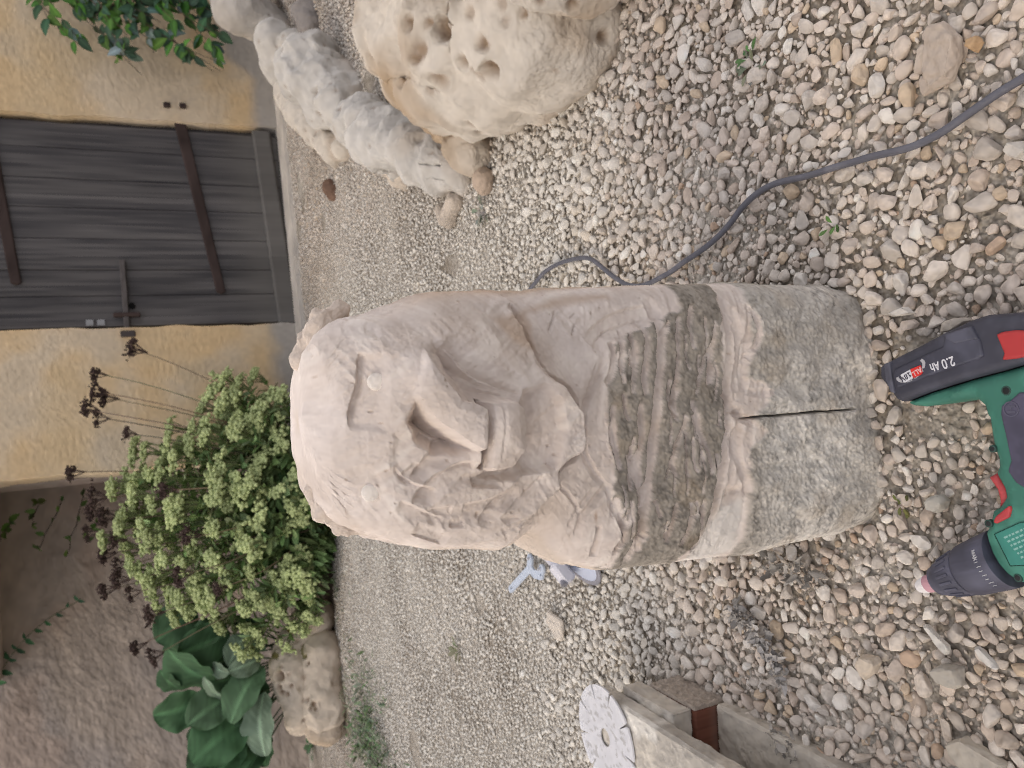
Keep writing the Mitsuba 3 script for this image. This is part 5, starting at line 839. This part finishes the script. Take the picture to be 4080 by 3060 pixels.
for k in range(205):
    a = prg.uniform(0, 2 * np.pi); q = math.sqrt(prg.uniform(0, 1)); h = .78 - .50 * q ** 2.4 + prg.normal(0, .04)
    if k % 3 == 0: a = prg.uniform(np.pi, 2 * np.pi); q = prg.uniform(.75, 1.05); h = prg.uniform(.10, .42)
    tip = BC + V([.57 * q * math.cos(a), .36 * q * math.sin(a), max(.08, h)]); b0 = BC + V([.17 * q * math.cos(a), .12 * q * math.sin(a), -.01])
    t = np.linspace(0, 1, 9)[:, None]; mid = (b0 + tip) / 2 + V([.07 * q * math.cos(a), .05 * q * math.sin(a), .05]) + prg.normal(0, .012, 3)
    p = (1 - t) ** 2 * b0 + 2 * t * (1 - t) * mid + t * t * tip
    v, f = tube(p, np.linspace(.0042, .0022, 9), 5, False); put('stem', (v, f), 'mat_leaf', bush, smooth=True, color=V([.16, .22, .08]))
    d = p[-1] - p[-2]; d /= np.linalg.norm(d); d = d * .8 + V([0, -.12, .35]); v, f, c = HEADS[k % 9]; sc_ = prg.uniform(1.0, 1.5); yaw = prg.uniform(0, 6.28)
    R = np.stack([V([math.cos(yaw), math.sin(yaw), 0]), V([-math.sin(yaw), math.cos(yaw), 0]), V([0, 0, 1])])
    vv_ = orient((v * sc_ @ R)[:, [2, 1, 0]] * V([1, 1, -1]), p[-1] + d * .012, d, [0, 0, 1] if abs(d[2]) < .8 else [0, -1, .2]); put('flower_head', (vv_, f), 'mat_leaf', bush, smooth=True, color=np.clip(c * (1 + prg.normal(0, .07)), 0, .7))
    for j in range(18):
        s = .12 + .82 * (j // 2) / 9 + prg.normal(0, .02); i0 = min(7, int(s * 8)); pt = p[i0] + (p[i0 + 1] - p[i0]) * (s * 8 - i0); ax = p[i0 + 1] - p[i0]; ax /= np.linalg.norm(ax)
        az = (j // 2) * 1.57 + (j % 2) * np.pi + prg.normal(0, .35); sd_ = np.cross(ax, [math.cos(az), math.sin(az), .1]); sd_ /= np.linalg.norm(sd_)
        L = prg.uniform(.055, .090) * (1.12 - .45 * s); lv_, lf_, S_, T_ = leaf_mesh(L, L * .52, 'obovate', prg.uniform(-.1, .3), .16, 0, 5, 2)
        g = jit([.145, .225, .09] if prg.uniform() < .65 else [.205, .29, .135], .16); cc = g[None] * (1 + .35 * np.exp(-(T_ / .2) ** 2))[:, None] * (.85 + .3 * S_)[:, None]
        leafs.append((orient(lv_, pt, sd_ * .9 + ax * prg.uniform(.25, .8), ax), lf_, cc))
near = np.argsort([l[0][:, 1].mean() - .4 * l[0][:, 2].mean() for l in leafs]); sel = set(near[:180].tolist())
for i in sel: put('leaf', leafs[i][:2], 'mat_leaf', bush, smooth=True, color=leafs[i][2])
v, f, c = cat_mesh([l for i, l in enumerate(leafs) if i not in sel]); k = put('foliage', (v, f), 'mat_leaf', bush, smooth=True, color=c); labels[k] = {'kind': 'stuff', 'label': 'fleshy green leaves deep inside the bush'}
def seed_head(seed, r0):
    r = np.random.default_rng(seed); parts = []
    for k in range(int(r.integers(8, 13))):
        a, q = r.uniform(0, 6.28), r.uniform(.2, 1) * r0; e = V([q * math.cos(a), q * math.sin(a), .01 - .2 * q + r.uniform(-.004, .006)])
        v, f = tube([V([0, 0, -.045]), V([e[0] * .55, e[1] * .55, -.018]), e], .0011, 4, False); parts.append((v, f, V([.075, .05, .04])))
        for j in range(11):
            b = r.normal(0, .007, 3) * V([1, 1, .7]) + e; v, f = ICO[0]; rr = r.uniform(.0025, .005); parts.append((v * rr + b, f, V([.062, .043, .040]) * r.uniform(.6, 1.5)))
    return cat_mesh(parts)
SEEDS = [seed_head(400 + k, .030 + .006 * (k % 3)) for k in range(6)]
ST = [(.237, .695, 3.50), (.153, .836, 3.52), (.083, .845, 3.50), (.056, .812, 3.55), (.006, .871, 3.48), (-.03, .835, 3.52), (-.10, .730, 3.40), (-.225, .937, 3.46), (-.33, .870, 3.44), (-.39, .885, 3.50), (-.425, .835, 3.46), (-.468, .891, 3.42), (-.51, .80, 3.40),
      (-.56, .845, 3.45), (-.60, .80, 3.40), (-.683, .852, 3.40), (-.655, .80, 3.36), (-.71, .755, 3.36), (-.80, .69, 3.32), (-.912, .754, 3.36), (-.95, .70, 3.34), (-.30, .62, 3.14), (-.48, .55, 3.10), (-.62, .58, 3.12), (-.70, .45, 3.14)]
for k, (x, z, y) in enumerate(ST):
    tip = V([x, y, z]); b0 = BC + V([(x - BC[0]) * .38, -.10 + .25 * (y - 3.3), 0.0]); t = np.linspace(0, 1, 12)[:, None]; mid = (b0 + tip) / 2 + V([(x - BC[0]) * .12, -.04, .05])
    p = (1 - t) ** 2 * b0 + 2 * t * (1 - t) * mid + t * t * tip + .004 * np.sin(t * 9 + k)
    v, f = tube(p, np.linspace(.0042, .0018, 12), 5); g = jit([.20, .155, .115], .2); sk = put('dried_stalk', (v, f), 'mat_rough', bush, smooth=True, color=g)
    if k == 0: labels[sk] = {'label': 'dry brown stalk of last year with a dark seed head'}
    d = p[-1] - p[-2]; d /= np.linalg.norm(d); v, f, c = SEEDS[k % 6]; put('seed_head', (orient(v[:, [2, 1, 0]] * V([1, 1, -1]) * prg.uniform(.85, 1.3), p[-1] + d * .03, d + V([0, 0, .3]), [0, -1, .1]), f), 'mat_rough', sk, smooth=True, color=c)
# --- broad leaved plant
bl_ = label('broad_leaf_plant', 'plant with broad downy dark green leaves above the small mossy boulder', 'plant')
for k, (b, tp, wd, tone_) in enumerate([[[-0.987,3.56,0.425],[-1.019,3.5,0.613],0.151,0],[[-1.174,3.54,0.495],[-1.031,3.48,0.666],0.163,0],[[-1.182,3.56,0.635],[-1.106,3.54,0.709],0.078,3],[[-1.231,3.52,0.554],[-1.242,3.46,0.718],0.146,0],[[-1.237,3.5,0.461],[-1.271,3.42,0.597],0.135,1],[[-1.339,3.48,0.395],[-1.402,3.38,0.59],0.191,0],[[-1.125,3.46,0.313],[-1.249,3.34,0.457],0.14,1],[[-1.227,3.44,0.313],[-1.409,3.32,0.367],0.14,2],[[-0.95,3.58,0.435],[-0.981,3.54,0.573],0.095,1],[[-0.878,3.62,0.549],[-0.956,3.58,0.7],0.146,3],[[-1.091,3.46,0.313],[-1.1,3.4,0.435],0.078,2],[[-0.988,3.52,0.34],[-1.073,3.46,0.444],0.095,2],[[-1.177,3.56,0.4],[-1.177,3.54,0.545],0.112,3],[[-1.239,3.48,0.463],[-1.133,3.42,0.545],0.05,2],[[-1.403,3.46,0.402],[-1.494,3.38,0.474],0.101,0],[[-1.446,3.5,0.52],[-1.481,3.44,0.614],0.112,1],[[-1.373,3.56,0.474],[-1.383,3.52,0.605],0.107,3],[[-1.479,3.5,0.318],[-1.546,3.44,0.413],0.084,3],[[-1.078,3.62,0.594],[-1.006,3.6,0.672],0.101,3],[[-1.084,3.48,0.507],[-1.106,3.4,0.469],0.056,2],[[-0.928,3.6,0.394],[-1.018,3.58,0.296],0.073,3],[[-1.226,3.56,0.293],[-1.385,3.5,0.378],0.112,3],[[-1.353,3.54,0.324],[-1.416,3.48,0.456],0.118,0],[[-1.225,3.58,0.325],[-1.286,3.54,0.395],0.095,3],[[-1.094,3.6,0.348],[-1.111,3.56,0.494],0.107,3],[[-1.417,3.5,0.309],[-1.528,3.44,0.338],0.101,0],[[-1.431,3.46,0.366],[-1.479,3.36,0.532],0.135,0],[[-1.289,3.5,0.409],[-1.335,3.46,0.515],0.112,0],[[-1.095,3.56,0.289],[-1.036,3.54,0.35],0.073,1],[[-1.483,3.48,0.46],[-1.533,3.4,0.567],0.129,1]]):
    b, tp = V(b), V(tp); d = tp - b; L = np.linalg.norm(d); lv_, lf_, S_, T_ = leaf_mesh(L * 1.10, wd * 1.22, 'big', .10 + .12 * ((k * 7) % 5) / 5, .10, .05, 16, 10, k)
    lv_[:, 2] += .09 * L * np.sin(np.pi * S_)
    vein = np.exp(-(T_ / .07) ** 2) + .35 * np.exp(-(((S_ * 9 - np.abs(T_) * 2.2) % 1 - .5) / .14) ** 2) * (np.abs(T_) < .9)
    lv_[:, 2] -= .004 * vein
    base_ = [V([.052, .118, .055]), V([.078, .145, .078]), V([.145, .205, .145]), V([.038, .088, .040])][tone_]
    c = base_ * (1 + .10 * prg.normal()) * (1 + .9 * vein)[:, None] * (1 + .25 * N3(np.stack([S_ * 6, T_ * 4, S_ * 0 + k], -1), 1.0, 3, 3))[:, None]
    c = c + V([.02, .022, .02]) * (np.abs(T_) > .93)[:, None]
    up = V([.1 * ((k % 3) - 1), -.62, .62]); put('leaf', (orient(lv_, b, d, up), lf_), 'mat_leaf', bl_, smooth=True, color=np.clip(c, .005, .5))
    st0 = V([-1.16 + .04 * ((k % 5) - 2), 3.66, .10]); p = np.stack([st0, (st0 + b) / 2 + V([0, 0, -.03]), b + d * .02]); v, f = tube(smooth_path(p, 8), .0035, 5); put('leaf_stalk', (v, f), 'mat_leaf', bl_, smooth=True, color=V([.06, .10, .05]))
# --- shrub hanging before the wall on the right
sh = label('hanging_shrub', 'leafy green shrub hanging before the ochre wall above the grey boulders', 'shrub')
for k in range(30):
    x0, z0 = 2.08 + prg.uniform(0, .15), prg.uniform(.34, 1.08); x1, z1 = prg.uniform(1.52, 1.86), z0 - prg.uniform(.0, .30)
    if k % 2 == 0: x1, z1 = prg.uniform(1.46, 1.72), prg.uniform(.28, .75)
    z1 = max(z1, .28); y0 = 3.86
    t = np.linspace(0, 1, 10)[:, None]; p = (1 - t) * V([x0, y0, z0]) + t * V([x1, y0 - prg.uniform(.0, .22), z1]) + V([0, 0, .09]) * np.sin(np.pi * t) + prg.normal(0, .005, (10, 3))
    v, f = tube(p, np.linspace(.004, .0014, 10), 5); put('twig', (v, f), 'mat_rough', sh, smooth=True, color=V([.09, .07, .05]))
    for j in range(20):
        s = prg.uniform(.05, 1.0) * 8.9; i0 = int(s); pt = p[i0] + (p[i0 + 1] - p[i0]) * (s - i0); L = prg.uniform(.038, .08)
        lv_, lf_, S_, T_ = leaf_mesh(L, L * prg.uniform(.5, .66), 'ovate', .3, .1, .04, 7, 4, j); g = jit([.06, .145, .03] if prg.uniform() < .42 else ([.035, .075, .045] if prg.uniform() < .75 else [.15, .21, .19]), .2)
        d = prg.normal(0, 1, 3) * V([1, .5, .8]) + V([-.5, -.2, -.35]); put('leaf', (orient(lv_, pt, d, [prg.normal(0, .3), -.8, .6]), lf_), 'mat_leaf', sh, smooth=True, color=np.clip(g[None] * (1 + .5 * np.exp(-(T_ / .12) ** 2))[:, None], .004, .5))
# --- creeper on the shaded wall
cr_ = label('creeper', 'thin creeper shoot with small paired leaves climbing the shaded wall', 'creeper')
CP = V([[-1.303,4.528,1.473],[-1.179,4.544,1.384],[-1.102,4.554,1.317],[-1.048,4.561,1.25],[-1.01,4.566,1.188],[-0.988,4.569,1.137],[-0.95,4.574,1.067]]); p = smooth_path(CP, 40); v, f = tube(p, .0018, 5); put('stem', (v, f), 'mat_leaf', cr_, smooth=True, color=V([.09, .12, .06]))
for j in range(2, 39, 4):
    for sgn_ in (-1, 1):
        if prg.uniform() < .12: continue
        L = prg.uniform(.032, .058) * (1.15 - .5 * j / 40); lv_, lf_, S_, T_ = leaf_mesh(L, L * .5, 'ovate', .2, .12, 0, 6, 4); tg = p[j + 1] - p[j]; tg /= np.linalg.norm(tg); sd_ = np.cross(tg, [0, -1, 0]) * sgn_
        put('leaf', (orient(lv_, p[j], sd_ + tg * prg.uniform(.1, .8) + V([0, -.5, 0]), [0, -1, .3]), lf_), 'mat_leaf', cr_, smooth=True, color=jit([.045, .115, .06], .2))
dv = label('climbing_plant', 'dim leafy twigs in the dark corner behind the ochre wall edge', 'climbing plant')
for k in range(9):
    u0 = -.70 - prg.uniform(0, .10); z0 = .5 + .10 * k; a0 = W(u0, z0, -.55)[()] if False else W(V([u0]), V([z0]), V([-.60]))[0]; a1 = a0 + V([-prg.uniform(.10, .30), prg.uniform(-.06, .1), prg.uniform(-.10, .12)])
    t = np.linspace(0, 1, 7)[:, None]; p = a0 * (1 - t) + a1 * t + prg.normal(0, .006, (7, 3)); v, f = tube(p, .0022, 5); put('twig', (v, f), 'mat_rough', dv, smooth=True, color=V([.05, .04, .032]))
    for j in range(8):
        pt = p[prg.integers(7)]; L = prg.uniform(.03, .055); lv_, lf_, S_, T_ = leaf_mesh(L, L * .6, 'ovate', .2, .1, 0, 5, 4); put('leaf', (orient(lv_, pt, prg.normal(0, 1, 3), [0, -.8, .5]), lf_), 'mat_leaf', dv, smooth=True, color=jit([.08, .14, .035], .3))
# --- weeds on the gravel
def weed(name, text, x, y, n, L0, tint, up=.5, grp=None, prof='obovate', ratio=.45, z0=None):
    k = label(name, text, 'weed', grp) if False else None
    parts = []; z0 = float(ground_z(V([x]), V([y]))[0]) + .004 if z0 is None else z0
    key = key_of(name); label(key, text, 'weed', grp)
    for j in range(n):
        a = prg.uniform(0, 6.28); q = prg.uniform(0, .5) * L0 * 1.6; L = L0 * prg.uniform(.6, 1.2); lv_, lf_, S_, T_ = leaf_mesh(L, L * ratio, prof, prg.uniform(-.1, .4), .12, 0, 5, 2)
        put('leaf', (orient(lv_, [x + q * math.cos(a), y + q * math.sin(a), z0 + prg.uniform(0, .015)], [math.cos(a), math.sin(a), up * prg.uniform(.4, 1.6)], [0, 0, 1]), lf_), 'mat_leaf', key, smooth=True, color=jit(tint, .16))
for text, x, y, n, L0, tint in [["pale green leafy weed by the dark soil under the stonecrop bush",-0.759,3.482,14,0.035,[0.16,0.22,0.13]],["pale green weed between the bush and the pinkish gravel stone",-0.798,3.288,12,0.03,[0.17,0.22,0.14]],["small bright weed at the mossy end of the small pitted boulder",-1.08,3.591,12,0.035,[0.12,0.2,0.08]],["dark green weed growing against the middle of the mossy boulder",-1.274,3.546,12,0.04,[0.05,0.13,0.05]],["second dark green weed low on the mossy boulder",-1.341,3.541,10,0.036,[0.055,0.14,0.055]],["leafy green weed at the end of the small pitted boulder away from the bush",-1.846,4.244,22,0.06,[0.09,0.17,0.09]],["tiny green weed on the gravel above the cable near the boulder",0.36,0.686,5,0.012,[0.08,0.16,0.06]],["greyish weed on the gravel near the large flat beige stone",0.349,0.685,9,0.014,[0.18,0.2,0.15]],["tiny bright weed on the gravel between power cable and sculpture foot",0.143,0.579,5,0.01,[0.1,0.18,0.06]],["faint grey weed tuft on the gravel near the cable end",0.368,1.48,16,0.022,[0.2,0.22,0.18]],["faint grass tuft on the fine gravel towards the small mossy boulder",-0.658,1.823,9,0.03,[0.2,0.21,0.13]],["moss green tuft between sculpture foot and trigger",-0.145,0.524,12,0.009,[0.13,0.14,0.05]]]: weed('weed', text, x, y, n, L0, tint)
gpatch = []
for k in range(1500):
    x, y = prg.normal(-1.33, .16), prg.normal(2.86, .20)
    if N3(V([[x, y, 0.0]]), 9, 4, 2)[0] < -.25: continue
    L = prg.uniform(.018, .05); lv_, lf_, S_, T_ = leaf_mesh(L, L * prg.uniform(.12, .36), 'lance', .3, .1, 0, 4, 2); a = prg.uniform(0, 6.28); g = jit([.15, .19, .125] if prg.uniform() < .7 else [.085, .15, .06], .18)
    gpatch.append((orient(lv_, [x, y, .004 + prg.uniform(0, .02)], [math.cos(a), math.sin(a), prg.uniform(.1, 1.3)], [0, 0, 1]), lf_, g))
v, f, c = cat_mesh(gpatch); k = put('ground_cover', (v, f), 'mat_leaf', smooth=True, color=c); labels[k] = {'kind': 'stuff', 'label': 'low grey green creeping weeds on the gravel next to the small mossy boulder'}
# dry grey weed scraps
for text, cx_, cy_, dx_, dy_, n, seed in [["dry blue grey scrap of weed on the pebbles between slab and drill",-0.3122,0.7487,-0.0153,-0.0206,70,3],["long dry grey weed scrap on the pebbles nearer the stone slabs",-0.3441,0.7073,-0.0209,-0.0163,60,4],["dry grey scrap beside the lower stone slab",-0.4447,0.6909,-0.0013,-0.0193,30,5],["dark dry moss scrap close to the sculpture foot near the drill tip",-0.2331,0.6687,-0.0016,-0.0378,60,6]]:
    r = np.random.default_rng(seed); parts = []
    for j in range(n):
        s = r.uniform(-1, 1); x, y = cx_ + dx_ * s + r.normal(0, .006), cy_ + dy_ * s + r.normal(0, .006); L = r.uniform(.005, .016); lv_, lf_, S_, T_ = leaf_mesh(L, L * r.uniform(.3, .9), 'ovate', r.uniform(-.8, .8), r.uniform(-.4, .4), .2, 5, 4, j)
        c = V([.33, .32, .31]) * r.uniform(.5, 1.5) * np.where(r.uniform() < .25, V([.92, .96, 1.08]), V([1, .97, .9])); parts.append((orient(lv_, [x, y, .014 + r.uniform(0, .010)], r.normal(0, 1, 3) * V([1, 1, .5]), r.normal(0, .5, 3) + V([0, 0, 1])), lf_, c))
    v, f, c = cat_mesh(parts); label(put('dried_weed', (v, f), 'mat_rough', smooth=True, color=np.clip(c, .02, .6)), text, 'weed')
print('script', time.time() - T0)
